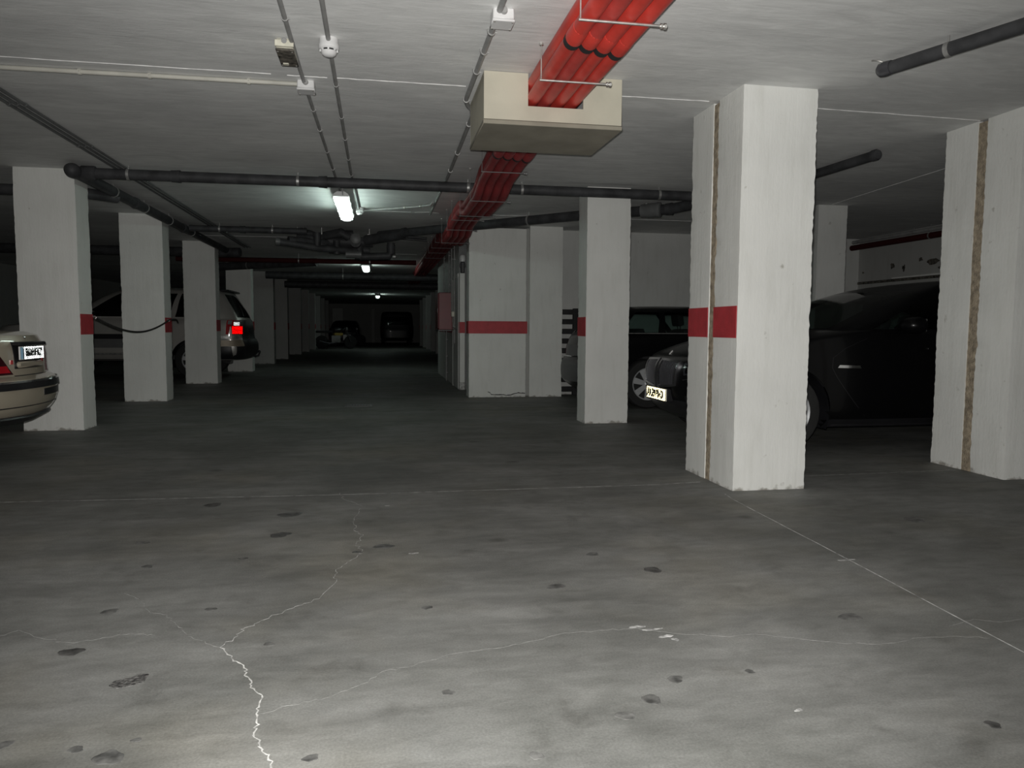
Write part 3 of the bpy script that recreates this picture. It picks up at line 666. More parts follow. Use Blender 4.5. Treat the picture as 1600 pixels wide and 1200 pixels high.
b = MB(); b.box((-.047, -.135, -.045), (.047, -.115, -.012), .003); b.build('end_cover', 'cream_plastic', t)
def detector(label, x, y, s=1.0):
    t = thing('smoke_detector', label, 'detector', (x, y, CEIL), 0, None)
    b = MB(); b.lathe([(0, .048*s), (.028, .05*s), (.034, .053*s), (.05, .052*s), (.056, .046*s)], (0, 0, 0), (0, 0, -1), 24); b.build('base', 'white_plastic', t)
    b = MB(); b.lathe([(.056, .040*s), (.064, .040*s)], (0, 0, 0), (0, 0, -1), 24); b.build('mesh_ring', 'black_trim', t)
    b = MB(); b.lathe([(.064, .042*s), (.08, .034*s), (.088, .02*s), (.09, 0)], (0, 0, 0), (0, 0, -1), 24); b.build('sensor_head', 'white_plastic', t)
    for k in range(8):
        a = k*math.pi/4; b = MB(); b.box((-.005, -.004, -.066), (.005, .004, -.055), 0, mtx=Matrix.Rotation(a, 4, 'Z') @ Matrix.Translation((.041*s, 0, 0))); b.build('rib', 'white_plastic', t)
detector('white smoke detector on the nearer part of the ceiling', -.25, 4.03)
detector('white smoke detector beside the first glowing lamp', -.24, 9.5)

# ------------------------------------------------------------------ fluorescent lamps
def lamp(label, x, y, L=1.28, z=CEIL-.095):
    t = thing('strip_lamp', label, 'lamp', (x, y, z), 0, 'glowing strip lamps along the lane')
    b = MB()
    prof = [(-.075, .02), (-.085, .0), (-.075, -.008), (.075, -.008), (.085, .0), (.075, .02), (.04, .045), (-.04, .045)]
    b.prism([Vector((px, -L/2, pz)) for px, pz in prof], (0, L, 0)); b.build('housing', 'white_plastic', t, angle=20)
    b = MB()
    rows = []
    for k in range(13):
        yy = -L/2+.012+(L-.024)*k/12; e = .8 if k in (0, 12) else 1.0
        rows.append([Vector((.070*e*math.cos(a), yy, -.05-.022*e*math.sin(a))) for a in [math.pi*j/10 for j in range(11)]])
    b.quad_grid(rows); b.bm.faces.new([v for v in b.bm.verts[:11]]); b.bm.faces.new([v for v in b.bm.verts[-11:]]); b.build('diffuser', 'lamp_diffuser', t)
    for s in (-1, 1):
        b = MB(); b.quad_grid([[Vector((s*(.078-.008*j/3), -L/2+.012+(L-.024)*k/6, -.008-.042*j/3)) for j in range(4)] for k in range(7)]); b.build('diffuser_side', 'lamp_side', t)
        b = MB(); b.quad_grid([[Vector((-.078+.156*i/4, s*(L/2-.012), -.008)) for i in range(5)], [Vector((-.070+.14*i/4, s*(L/2-.014), -.05)) for i in range(5)]]); b.build('diffuser_end', 'lamp_diffuser', t)
        for yy in (-L/2+.08, -L*.17, L*.17, L/2-.08):
            b = MB(); b.box((s*.079, yy-.014, -.022), (s*.092, yy+.014, .018), .003); b.build('clip', 'galvanised', t)
    for yy in (-L*.32, L*.32):
        b = MB(); b.tube([(0, yy, .04), (0, yy, .094)], .008, 8); b.build('mount', 'zinc', t)
    b = MB(); b.tube(arc((.02, -L/2, .01), (.02, -L/2-.05, .02), (.02, -L/2-.06, .09), 5), .006, 6); b.build('cable', 'grey_conduit', t)
lamp('glowing strip lamp nearest the camera, under the ceiling before the pipe cluster', -.40, 8.85, 1.45)
lamp('second glowing strip lamp down the lane', -.32, 17.7)
lamp('third glowing strip lamp, smallest and furthest down the lane', -.10, 34.0)

# ------------------------------------------------------------------ cars
def cerp(keys, z):
    if z <= keys[0][0]: return keys[0][1:]
    for i, (a, c) in enumerate(zip(keys, keys[1:])):
        if z <= c[0]:
            t = (z-a[0])/(c[0]-a[0])
            p0 = keys[i-1] if i > 0 else a; p3 = keys[i+2] if i+2 < len(keys) else c
            out = []
            for k in (1, 2, 3):
                m1 = (c[k]-p0[k])/(c[0]-p0[0])*(c[0]-a[0]); m2 = (p3[k]-a[k])/(p3[0]-a[0])*(c[0]-a[0])
                dlt = c[k]-a[k]
                if dlt == 0: m1 = m2 = 0
                else:
                    m1 = max(min(m1/dlt, 3), 0)*dlt; m2 = max(min(m2/dlt, 3), 0)*dlt
                t2, t3 = t*t, t*t*t
                out.append((2*t3-3*t2+1)*a[k]+(t3-2*t2+t)*m1+(-2*t3+3*t2)*c[k]+(t3-t2)*m2)
            return out
    return keys[-1][1:]
class Shell:
    """closed outline per height: u 0..1 rear half, 1..2 flank, 2..3 front half; side = +1 / -1"""
    E = .94
    def __init__(s, keys, Lr, pr, Lf, pf): s.k, s.Lr, s.pr, s.Lf, s.pf = keys, Lr, pr, Lf, pf
    def pt(s, u, z, side=1):
        xr, xf, w = cerp(s.k, z)
        L = max(xf-xr, .02); Lr = min(s.Lr, L*.45); Lf = min(s.Lf, L*.45)
        def xin(y, L_, p): return L_*(1-(1-min(1, y)**p)**(1/p))
        xa = xr+xin(s.E, Lr, s.pr); xb = xf-xin(s.E, Lf, s.pf)
        if u <= 1: y = s.E*u; return Vector((xr+xin(y, Lr, s.pr), side*w*y, z))
        if u >= 2: y = s.E*(3-u); return Vector((xf-xin(y, Lf, s.pf), side*w*y, z))
        x = xa+(xb-xa)*(u-1)
        def F(t, p): t = min(1, max(0, t)); return (1-(1-t)**p)**(1/p)
        return Vector((x, side*w*min(F((x-xr)/Lr, s.pr), F((xf-x)/Lf, s.pf)), z))
    def u_of_x(s, x, z):
        a, b_ = s.pt(1, z).x, s.pt(2, z).x; return 1+(x-a)/(b_-a)
    def u_rear(s, y, z): return y/(cerp(s.k, z)[2]*s.E)
    def u_front(s, y, z): return 3-y/(cerp(s.k, z)[2]*s.E)
    def nrm(s, u, z, side):
        e = 1e-3; a = s.pt(min(3, u+e), z, side)-s.pt(max(0, u-e), z, side); c = s.pt(u, z+e, side)-s.pt(u, z-e, side)
        n = a.cross(c)*(-side)
        return n.normalized() if n.length > 1e-12 else Vector((0, 0, 1))
    def patch(s, quad, side, n=6, m=3, off=.006, sink=.012, b=None):
        """quad: four (u,z) corners; a thin shell lying on the body"""
        b = b or MB(); q = quad; G = []
        for j in range(m+1):
            t = j/m; row = []
            for i in range(n+1):
                k = i/n
                u = (q[0][0]*(1-k)+q[1][0]*k)*(1-t)+(q[3][0]*(1-k)+q[2][0]*k)*t
                z = (q[0][1]*(1-k)+q[1][1]*k)*(1-t)+(q[3][1]*(1-k)+q[2][1]*k)*t
                row.append((s.pt(u, z, side), s.nrm(u, z, side)))
            G.append(row)
        top = [[p+nn*off for p, nn in r] for r in G]
        vr = b.quad_grid(top)
        ring = [(0, i) for i in range(n+1)]+[(j, n) for j in range(1, m+1)]+[(m, i) for i in range(n-1, -1, -1)]+[(j, 0) for j in range(m-1, 0, -1)]
        low = [b.bm.verts.new(G[j][i][0]-G[j][i][1]*sink) for j, i in ring]; N_ = len(ring)
        for a in range(N_):
            c = (a+1) % N_
            try: b.bm.faces.new((vr[ring[a][0]][ring[a][1]], low[a], low[c], vr[ring[c][0]][ring[c][1]]))
            except ValueError: pass
        return b
def levels(keys, step):
    z0, z1 = keys[0][0], keys[-1][0]; n = max(4, int((z1-z0)/step)); L_ = sorted(set([round(z0+(z1-z0)*i/n, 4) for i in range(n+1)]+[k[0] for k in keys]))
    out = [L_[0]]
    for z in L_[1:]:
        if z-out[-1] > .008 or z == L_[-1]: out.append(z)
    return out
def build_body(shell, wheels, wr, nside=110, step=.035):
    zs = levels(shell.k, step); us = [i/9 for i in range(9)]+[1+i/nside for i in range(nside)]+[2+i/10 for i in range(11)]
    ring = [(u, 1) for u in us]+[(u, -1) for u in us[::-1][1:-1]]
    b = MB(); rows = [[shell.pt(u, z, sd) for u, sd in ring] for z in zs]
    vr = b.quad_grid(rows, close=True)
    try: b.bm.faces.new(vr[-1])
    except ValueError: pass
    kill = []
    for wx, wz in wheels:
        R = wr
        for r in vr:
            for v in r:
                if abs(v.co.y) > .45:
                    dx, dz = v.co.x-wx, v.co.z-wz; d = math.hypot(dx, dz)
                    if d < R and d > R-.045: v.co.x = wx+dx/d*R; v.co.z = wz+dz/d*R
        for f in b.bm.faces:
            if len(f.verts) > 6: continue
            if all(abs(v.co.y) > .45 and math.hypot(v.co.x-wx, v.co.z-wz) < R+.002 for v in f.verts): kill.append(f)
    bmesh.ops.delete(b.bm, geom=list(set(kill)), context='FACES')
    return b
def build_cabin(shell, zs, rows_glass, side_breaks, side_glass, rear_glass, front_glass):
    """returns painted shell and list of glass meshes"""
    us = []
    for a, c, n in [(0, rear_glass, 6), (rear_glass, 1, 2)]:
        us += [a+(c-a)*i/n for i in range(n)]
    for a, c in zip(side_breaks, side_breaks[1:]):
        n = max(1, int((c-a)/.07)); us += [1+a+(c-a)*i/n for i in range(n)]
    for a, c, n in [(2, 3-front_glass, 2), (3-front_glass, 3, 6)]:
        us += [a+(c-a)*i/n for i in range(n)]
    us.append(3.0)
    def which(ua, ub, za, zb):
        uc, zc = (ua+ub)/2, (za+zb)/2
        if not (rows_glass[0] < zc < rows_glass[1]): return None
        if uc < rear_glass: return 'rear'
        if uc > 3-front_glass: return 'front'
        for i, (a, c) in enumerate(side_glass):
            if 1+a < uc < 1+c: return i
        return None
    paint = MB(); panes = {}
    for sd in (1, -1):
        for za, zb in zip(zs, zs[1:]):
            for ua, ub in zip(us, us[1:]):
                q = [shell.pt(ua, za, sd), shell.pt(ub, za, sd), shell.pt(ub, zb, sd), shell.pt(ua, zb, sd)]
                k = which(ua, ub, za, zb)
                tgt = paint
                if k is not None:
                    key = (k, sd) if isinstance(k, int) else (k, 0)
                    tgt = panes.setdefault(key, MB())
                tgt.bm.faces.new([tgt.bm.verts.new(p) for p in q])
        top = [shell.pt(u, zs[-1], sd) for u in us]
        c = Vector((sum(p.x for p in top)/len(top), 0, zs[-1]+.004))
        for p, q in zip(top, top[1:]): paint.bm.faces.new([paint.bm.verts.new(v) for v in (p, q, Vector((q.x, 0, q.z+.004)), Vector((p.x, 0, p.z+.004)))] if abs(p.y)+abs(q.y) > .01 else [paint.bm.verts.new(v) for v in (p, q, c)])
    for m_ in [paint]+list(panes.values()): bmesh.ops.remove_doubles(m_.bm, verts=m_.bm.verts[:], dist=.0008)
    return paint, panes
def wheel(parent, x, y, r, rimr, side, m='alloy', spokes=7, width=.2, disc='dark_alloy'):
    ax = (0, side, 0); o = (x, y, r)
    b = MB(); b.lathe([(-width, rimr*.98), (-width, r*.94), (-width*.85, r), (-width*.12, r), (0, r*.95), (.004, (r+rimr)/2), (0, rimr*1.03), (-.02, rimr*.985)], o, ax, 32); t = b.build('wheel', 'tyre_rubber', parent)
    b = MB(); b.lathe([(-width*.9, rimr*.97), (-.02, rimr*.99), (.0, rimr*1.02), (.004, rimr), (-.008, rimr*.93), (-width*.8, rimr*.86)], o, ax, 32)
    V = Vector
    for k in range(spokes):
        a = 2*math.pi*k/spokes+.2
        def P(rad, off, d): return V((x+math.cos(a)*rad-math.sin(a)*off, y+side*d, r+math.sin(a)*rad+math.cos(a)*off))
        q = [P(rimr*.16, -.026, -.008), P(rimr*.95, -.04, -.004), P(rimr*.95, .04, -.004), P(rimr*.16, .026, -.008)]
        b.prism(q, (0, -side*.03, 0))
    b.lathe([(-.05, rimr*.24), (-.012, rimr*.25), (-.002, rimr*.2), (.0, rimr*.1), (0, 0)], o, ax, 20)
    b.build('rim', m, t)
    b = MB(); b.lathe([(-width*.75, 0), (-width*.75, rimr*.8), (-width*.6, rimr*.8), (-width*.6, 0)], o, ax, 24); b.build('brake_disc', disc, t)
    for k in range(5):
        a = 2*math.pi*k/5; b = MB(); b.lathe([(-.01, .009), (.001, .009), (.002, 0)], (x+math.cos(a)*rimr*.15, y, r+math.sin(a)*rimr*.15), ax, 8); b.build('wheel_bolt', 'black_trim', t)
    return t
def retro(parent, name, m, o, ex, ey, nrm, w, h, cell, aim, spread=1.0):
    """retro-reflecting sheet: rows of small mirror corners, as on real plates and reflectors"""
    o, ex, ey, n = Vector(o), Vector(ex), Vector(ey), Vector(nrm)
    a = Vector(aim).normalized(); p1 = a.orthogonal().normalized(); p2 = a.cross(p1)
    E = []
    for k in range(3):
        t = 2*math.pi*k/3; rad = p1*math.cos(t)+p2*math.sin(t); E.append((a*(1/math.sqrt(3))+rad*math.sqrt(2/3)).normalized())
    b = MB(); nx, ny = max(1, int(w/(cell*spread))), max(1, int(h/cell))
    s = cell*.62
    for j in range(ny):
        for i in range(nx):
            c = o+ex*((i+.5)*w/nx-w/2)+ey*((j+.5)*h/ny-h/2)-n*cell*.55
            for p, q in ((0, 1), (1, 2), (2, 0)):
                b.bm.faces.new([b.bm.verts.new(v) for v in (c, c+E[p]*s, c+(E[p]+E[q])*s, c+E[q]*s)])
    return b.build(name, m, parent, smooth=False)
def seat(parent, x, y, z, w=.5, m='seat_fabric'):
    b = MB(); b.box((x-.25, y-w/2, z-.1), (x+.27, y+w/2, z+.08), .05, 2); b.build('seat', m, parent)
    b = MB(); t = bmesh.new(); bmesh.ops.create_cube(t, size=1)
    b.box((-.06, -w/2, 0), (.06, w/2, .58), .045, 2, mtx=Matrix.Translation((x-.24, y, z+.03)) @ Matrix.Rotation(R_(-14), 4, 'Y')); t.free(); b.build('backrest', m, parent)
    if w < .8:
        b = MB(); b.box((-.05, -.13, 0), (.05, .13, .18), .045, 2, mtx=Matrix.Translation((x-.40, y, z+.64)) @ Matrix.Rotation(R_(-10), 4, 'Y')); b.tube([(x-.38, y-.05, z+.55), (x-.40, y-.05, z+.68)], .008, 6); b.tube([(x-.38, y+.05, z+.55), (x-.40, y+.05, z+.68)], .008, 6); b.build('headrest', m, parent)
def mirror(parent, sh, x, z, side, m):
    p = sh.pt(sh.u_of_x(x, z-.04), z-.04, side)
    b = MB(); c = p+Vector((0, side*.14, .04))
    rows = []
    for k in range(9):
        a = k/8; xx = -.06+.16*a; sc = math.sqrt(max(.0, 1-(max(0, a-.15)/.85)**2.2))*(1 if a > .05 else .96)+.02
        rows.append([c+Vector((xx, .115*sc*math.cos(t), .072*sc*math.sin(t))) for t in [2*math.pi*j/14 for j in range(14)]])
    vr = b.quad_grid(rows, close=True); b.bm.faces.new(vr[0]); b.bm.faces.new(vr[-1])
    b.box(tuple(p+Vector((-.02, -.02 if side > 0 else -.1, .0))), tuple(p+Vector((.05, .1 if side > 0 else .02, .035))), .01)
    mo = b.build('mirror', m, parent)
    b = MB(); b.box(tuple(c+Vector((-.068, -.09, -.052))), tuple(c+Vector((-.062, .09, .052))), .002); b.build('mirror_glass', 'chrome', mo)
def car(name, label, loc, rz, paint, lower, cabin, ends, zs, rows_glass, breaks, sglass, rg, fg, wheels, wr, rimr, y_w, glass='car_glass', archR=None, spokes=7, rim='alloy', mirrors=None, seatz=.5):
    t = thing(name, label, 'car', loc, rz)
    sh = Shell(lower, *ends[:4]); cb = Shell(cabin, *ends[4:])
    aR = archR or wr+.05
    build_body(sh, wheels, aR).build('body', paint, t)
    pn, panes = build_cabin(cb, zs, rows_glass, breaks, sglass, rg, fg)
    pn.build('cabin', paint, t, angle=60)
    for key, g in panes.items(): g.build({'rear': 'rear_window', 'front': 'windscreen'}.get(key[0], 'side_window'), glass, t, angle=60)
    z0 = lower[0][0]; L = max(k[2] for k in lower); W = max(k[3] for k in lower)
    b = MB(); b.box((.3, -W+.22, z0-.02), (L-.35, W-.22, z0+.12), .03); b.box((wheels[0][0]+.42, -W+.07, z0+.005), (wheels[1][0]-.42, W-.07, z0+.06), .01); b.build('underbody', 'black_trim', t)
    for wx, wz in wheels:
        for s in (-1, 1):
            b = MB(); rows = []
            for k in range(17):
                a = math.pi*(-.12+1.24*k/16); rows.append([Vector((wx+aR*math.cos(a), s*yy, wz+aR*math.sin(a))) for yy in (W-.02, W-.35)])
            vr = b.quad_grid(rows); c1 = b.bm.verts.new((wx, s*(W-.35), wz))
            for p, q in zip(vr, vr[1:]): b.bm.faces.new((p[1], q[1], c1))
            b.build('wheel_arch', 'black_trim', t)
            wheel(t, wx, s*y_w, wr, rimr, s, rim, spokes)
    if mirrors:
        for s in (-1, 1): mirror(t, cb, mirrors[0], mirrors[1], s, paint)
    fx = wheels[1][0]-1.25
    for s in (-.36, .36): seat(t, fx, s, seatz)
    seat(t, fx-.95, 0, seatz, W*1.4)
    return t, sh, cb

# --- beige saloon, rear end in view at the left edge
lowk = [(.30, .16, 4.2, .76), (.37, .05, 4.36, .83), (.48, .0, 4.42, .865), (.57, .0, 4.42, .87), (.625, .02, 4.40, .87), (.65, .075, 4.38, .868), (.80, .085, 4.30, .86), (.90, .105, 3.95, .845), (.945, .13, 3.5, .83), (.968, .20, 3.2, .79), (.978, .42, 3.1, .74)]
cabk = [(.93, .62, 3.15, .80), (1.02, .84, 2.95, .765), (1.15, 1.12, 2.66, .715), (1.27, 1.4, 2.38, .66), (1.34, 1.6, 2.18, .60), (1.385, 1.8, 1.95, .48), (1.40, 1.86, 1.9, .2)]
beige, sh, cb = car('saloon_car', 'beige saloon with a chrome bumper strip, parked in front of the first left pillar', (-2.52, 6.10, 0), math.pi, 'beige_metallic', lowk, cabk, (.62, 2.15, .5, 2.4, .3, 2.3, .3, 2.3),
    [.93, .965, 1.0, 1.06, 1.12, 1.18, 1.24, 1.29, 1.33, 1.36, 1.385, 1.40], (.965, 1.29), [0, .1, .45, .49, .9, 1], [(.1, .45), (.49, .9)], .9, .9, [(.95, .31), (3.5, .31)], .31, .2, .80, glass='dark_glass', mirrors=(2.75, 1.0), seatz=.42)
for s in (1, -1):
    # quads as (u,z)
    b = sh.patch([(.0, .555), (1.12, .555), (1.12, .60), (.0, .60)], s, 16, 2, .012); b.build('bumper_strip', 'black_trim', beige)
    b = sh.patch([(.0, .600), (1.10, .600), (1.10, .611), (.0, .611)], s, 16, 1, .014); b.build('chrome_strip', 'chrome', beige)
    b = sh.patch([(.02, .49), (.80, .49), (.80, .54), (.02, .54)], -1, 8, 2, .004); (b.build('bumper_slot', 'black_trim', beige) if s < 0 else b.bm.free())
    b = sh.patch([(0, .425), (1.15, .425), (1.15, .435), (0, .43)], s, 14, 1, .002); b.build('bumper_seam', 'black_trim', beige)
    b = sh.patch([(.0, .305), (.95, .305), (1.0, .365), (.0, .35)], s, 14, 2, .02); b.build('bumper_valance', 'black_trim', beige)
    b = sh.patch([(.30 if s > 0 else .46, .66), (1.10, .66), (1.10, .86), (.50, .86)], s, 12, 4, .008); tl = b.build('tail_light', 'dark_lens', beige)
    b = sh.patch([(.34, .675), (.56, .675), (.56, .725), (.38, .725)], s, 5, 2, .013); (b.build('fog_lens', 'red_lens', tl) if s > 0 else b.bm.free())
    b = sh.patch([(.50, .79), (.62, .79), (.62, .85), (.53, .85)], s, 6, 1, .012); b.build('reversing_lens', 'clear_lens', tl)
    b = sh.patch([(.0, .645), (.28, .645), (.28, .652), (.0, .652)], s, 8, 1, .003); b.build('lid_seam', 'black_trim', beige)
    b = sh.patch([(.285, .735), (.315, .735), (.315, .765), (.285, .765)], s, 2, 2, .006); b.build('badge', 'red_lens', beige)
b = MB(); sh.patch([(0, .70), (.262, .70), (.262, .895), (0, .895)], 1, 8, 4, .004, b=b); sh.patch([(0, .70), (.262, .70), (.262, .895), (0, .895)], -1, 8, 4, .004, b=b); b.build('plate_recess', 'black_trim', beige)
b = MB(); b.box((.052, -.215, .868), (.11, .215, .895), .008); b.build('lid_grip', 'black_trim', beige)
b = MB(); b.box((.066, -.19, .706), (.10, .19, .752), .012); b.build('recess_panel', 'beige_metallic', beige)
pl = MB().box((.062, -.195, .765), (.072, .195, .862), .002).build('number_plate', 'plate_white', beige)
AIM_B = Vector((-.55, .83, .08))          # sheet prisms canted sideways
retro(pl, 'reflective_sheet', 'retro_white', (.0550, 0, .8135), (0, 1, 0), (0, 0, 1), (-1, 0, 0), .375, .092, .011, AIM_B, 2.3)
text('8608 FKZ', .082, 'lettering', 'ink', pl, (.043, .022, .8135), (R_(90), 0, R_(-90)), .001, .80)
b = MB(); b.box((.044, .183, .77), (.058, .194, .857), .001); b.build('blue_band', 'plate_blue', pl)
b = MB(); b.lathe([(0, .012), (.006, .011), (.009, 0)], (.115, .0, .925), (-1, 0, .3), 14); b.build('lock', 'chrome', beige)

# --- black crossover, nose towards the lane behind the split pillar
lowk = [(.20, .22, 4.22, .80), (.28, .08, 4.36, .87), (.42, .02, 4.43, .895), (.58, 0, 4.45, .90), (.70, .02, 4.43, .90), (.78, .03, 4.35, .895), (.86, .04, 4.14, .885), (.94, .05, 3.85, .875), (1.00, .06, 3.52, .86), (1.02, .10, 3.40, .84)]
cabk = [(.99, .08, 3.46, .845), (1.12, .12, 3.15, .81), (1.25, .20, 2.86, .765), (1.36, .30, 2.55, .71), (1.44, .42, 2.2, .63), (1.485, .62, 1.8, .5), (1.505, .9, 1.5, .3)]
black, sh, cb = car('crossover_car', 'glossy black crossover with twin grilles, parked behind the two split pillars', (6.97, 6.43, 0), math.pi, 'black_gloss', lowk, cabk, (.5, 2.6, .55, 2.3, .3, 2.6, .45, 2.2),
    [.99, 1.03, 1.09, 1.15, 1.21, 1.27, 1.33, 1.37, 1.41, 1.44, 1.465, 1.485, 1.505], (1.03, 1.37), [0, .07, .27, .30, .56, .60, .93, 1], [(.07, .27), (.30, .56), (.60, .93)], .86, .86, [(.80, .33), (3.66, .33)], .33, .225, .84, mirrors=(2.62, 1.06), seatz=.55)
for s in (1, -1):
    # twin grille: frame, mesh and upright bars
    u = lambda y, z=.62: sh.u_front(y, z)
    b = sh.patch([(u(.035), .50), (u(.33), .53), (u(.36), .725), (u(.03), .735)], s, 10, 5, .010); gr = b.build('grille', 'black_trim', black)
    b = MB()
    sh.patch([(u(.025), .485), (u(.335), .515), (u(.345), .535), (u(.035), .505)], s, 10, 1, .022, b=b); sh.patch([(u(.035), .725), (u(.36), .715), (u(.37), .733), (u(.02), .742)], s, 10, 1, .022, b=b)
    sh.patch([(u(.02), .49), (u(.05), .49), (u(.05), .74), (u(.02), .74)], s, 2, 6, .024, b=b); sh.patch([(u(.325), .52), (u(.345), .52), (u(.372), .73), (u(.352), .73)], s, 2, 6, .022, b=b)
    b.build('grille_frame', 'dark_chrome', gr)
    for k in range(10):
        y0 = .068+k*.027; b = sh.patch([(u(y0), .515), (u(y0+.010), .515), (u(y0+.012), .72), (u(y0+.001), .72)], s, 1, 5, .018); b.build('grille_bar', 'dark_alloy', gr)
    b = sh.patch([(u(.46), .62), (2.06, .66), (2.02, .75), (u(.43), .725)], s, 8, 4, .008); hl = b.build('headlight', 'dark_lens2', black)
    b = sh.patch([(u(.48), .635), (2.12, .665), (2.10, .72), (u(.47), .71)], s, 6, 3, .012); b.build('lens_shade', 'dark_glass', hl)
    b = sh.patch([(u(.46), .36), (u(.72), .38), (u(.72), .45), (u(.46), .44)], s, 6, 3, .006); b.build('fog_light', 'black_trim', black)
    b = sh.patch([(u(.0), .26), (u(.40), .26), (u(.46), .39), (u(0), .39)], s, 8, 3, .004); b.build('lower_intake', 'black_trim', black)
    b = sh.patch([(u(.45, .56), .575), (u(.62, .56), .605), (u(.62, .56), .612), (u(.45, .56), .583)], s, 4, 1, .010); b.build('chrome_strip', 'chrome', black)
    x2u = lambda x, z: sh.u_of_x(x, z)
    b = sh.patch([(x2u(3.02, .70), .70), (x2u(3.24, .70), .705), (x2u(3.22, .73), .728), (x2u(3.03, .73), .722)], s, 4, 2, .010); b.build('side_repeater', 'chrome', black)
    for xa in (1.25, 2.1, 2.95):
        b = sh.patch([(x2u(xa, .3), .30), (x2u(xa+.006, .3), .30), (x2u(xa+.006, .95), .95), (x2u(xa, .95), .95)], s, 1, 8, .001, .004); b.build('door_seam', 'black_trim', black)
    for xa in (1.35, 2.3):
        b = MB(); p = sh.pt(x2u(xa, .86), .86, s); b.box((xa-.1, p.y-.012, .85), (xa+.1, p.y+.018, .878), .008); b.build('door_handle', 'black_gloss', black)
    b = sh.patch([(x2u(.6, .24), .205), (x2u(3.3, .24), .205), (x2u(3.3, .27), .27), (x2u(.6, .27), .27)], s, 14, 1, .008); b.build('sill_trim', 'black_trim', black)
pl = MB().box((4.455, -.235, .372), (4.468, .235, .482), .002).build('number_plate', 'plate_cream', black)
b = MB(); b.box((4.38, -.25, .365), (4.458, .25, .49), .01); b.build('plate_plinth', 'black_trim', black)
retro(pl, 'reflective_sheet', 'retro_cream', (4.4765, 0, .427), (0, 1, 0), (0, 0, 1), (1, 0, 0), .465, .104, .0115, Vector((.60, .79, .10)), 2.3)
text('AK59 PNO', .098, 'lettering', 'ink', pl, (4.4885, .026, .427), (R_(90), 0, R_(90)), .001, .86)
b = MB(); b.lathe([(0, .035), (.004, .035), (.006, .03)], (4.33, 0, .79), (.85, 0, .5), 18); b.build('bonnet_badge', 'chrome', black)

# --- dark estate with its tail to the lane, against the back wall
lowk = [(.20, .15, 4.2, .80), (.30, .02, 4.36, .86), (.45, 0, 4.42, .88), (.58, .02, 4.42, .88), (.62, .055, 4.40, .88), (.75, .07, 4.3, .875), (.85, .10, 3.9, .87), (.92, .13, 3.4, .855), (.95, .17, 3.2, .84)]
cabk = [(.93, .15, 3.2, .842), (1.04, .26, 2.95, .805), (1.16, .40, 2.65, .75), (1.24, .50, 2.42, .69), (1.285, .62, 2.15, .61), (1.31, .78, 1.9, .48), (1.32, 1.0, 1.7, .3)]
est, sh, cb = car('estate_car', 'black estate with tail to the lane, against the back wall beside the rubber rack', (2.50, 9.74, 0), 0, 'black_gloss', lowk, cabk, (.5, 2.5, .5, 2.3, .3, 2.5, .4, 2.3),
    [.93, .965, 1.02, 1.08, 1.14, 1.19, 1.23, 1.26, 1.285, 1.30, 1.31, 1.32], (.965, 1.23), [0, .05, .25, .29, .56, .60, .93, 1], [(.05, .25), (.29, .56), (.60, .93)], .86, .86, [(.86, .31), (3.4, .31)], .315, .205, .83, mirrors=(2.75, 1.0), seatz=.42)
for s in (1, -1):
    b = sh.patch([(0, .32), (1.02, .32), (1.02, .60), (0, .60)], s, 16, 5, .012); b.build('bumper', 'grey_bumper', est)
    b = sh.patch([(.62, .66), (.97, .66), (.97, .90), (.74, .90)], s, 6, 4, .010); tl = b.build('tail_light', 'dark_lens', est)
    b = sh.patch([(.72, .86), (.9, .86), (.9, .885), (.74, .885)], s, 4, 1, .014); b.build('reversing_lens', 'clear_lens', tl)
    b = sh.patch([(0, .65), (.35, .65), (.35, .80), (0, .80)], s, 6, 2, .006); b.build('plate_recess', 'grey_bumper', est)
    b = cb.patch([(1.04, .955), (1.95, .955), (1.95, .962), (1.04, .962)], s, 12, 1, .006); b.build('window_trim', 'galvanised', est)
b = MB(); b.box((-.0, -.25, .64), (.06, .25, .655), .004); b.build('tailgate_grip', 'chrome', est)

# --- silver off-roader behind the left pillars
lowk = [(.36, .10, 4.45, .84), (.46, .02, 4.55, .90), (.62, 0, 4.6, .92), (.72, .03, 4.6, .92), (.80, .06, 4.58, .925), (1.0, .07, 4.5, .925), (1.08, .085, 4.0, .915), (1.13, .09, 3.6, .90), (1.16, .12, 3.45, .88)]
cabk = [(1.14, .10, 3.45, .885), (1.3, .17, 3.2, .855), (1.5, .29, 2.88, .805), (1.64, .37, 2.62, .75), (1.71, .44, 2.42, .68), (1.75, .6, 2.2, .55), (1.77, .9, 1.9, .35)]
suv, sh, cb = car('off_roader', 'silver off-roader with red tail lamps, parked behind the third left pillar', (-2.57, 15.95, 0), math.pi, 'silver_metallic', lowk, cabk, (.35, 3.2, .5, 2.5, .3, 3.0, .4, 2.5),
    [1.14, 1.19, 1.26, 1.34, 1.42, 1.5, 1.58, 1.64, 1.68, 1.71, 1.735, 1.755, 1.77], (1.19, 1.64), [0, .17, .36, .40, .62, .66, .93, 1], [(.17, .36), (.40, .62), (.66, .93)], .86, .86, [(.98, .36), (3.6, .36)], .36, .22, .86, glass='dark_glass', mirrors=(2.75, 1.22), seatz=.7)
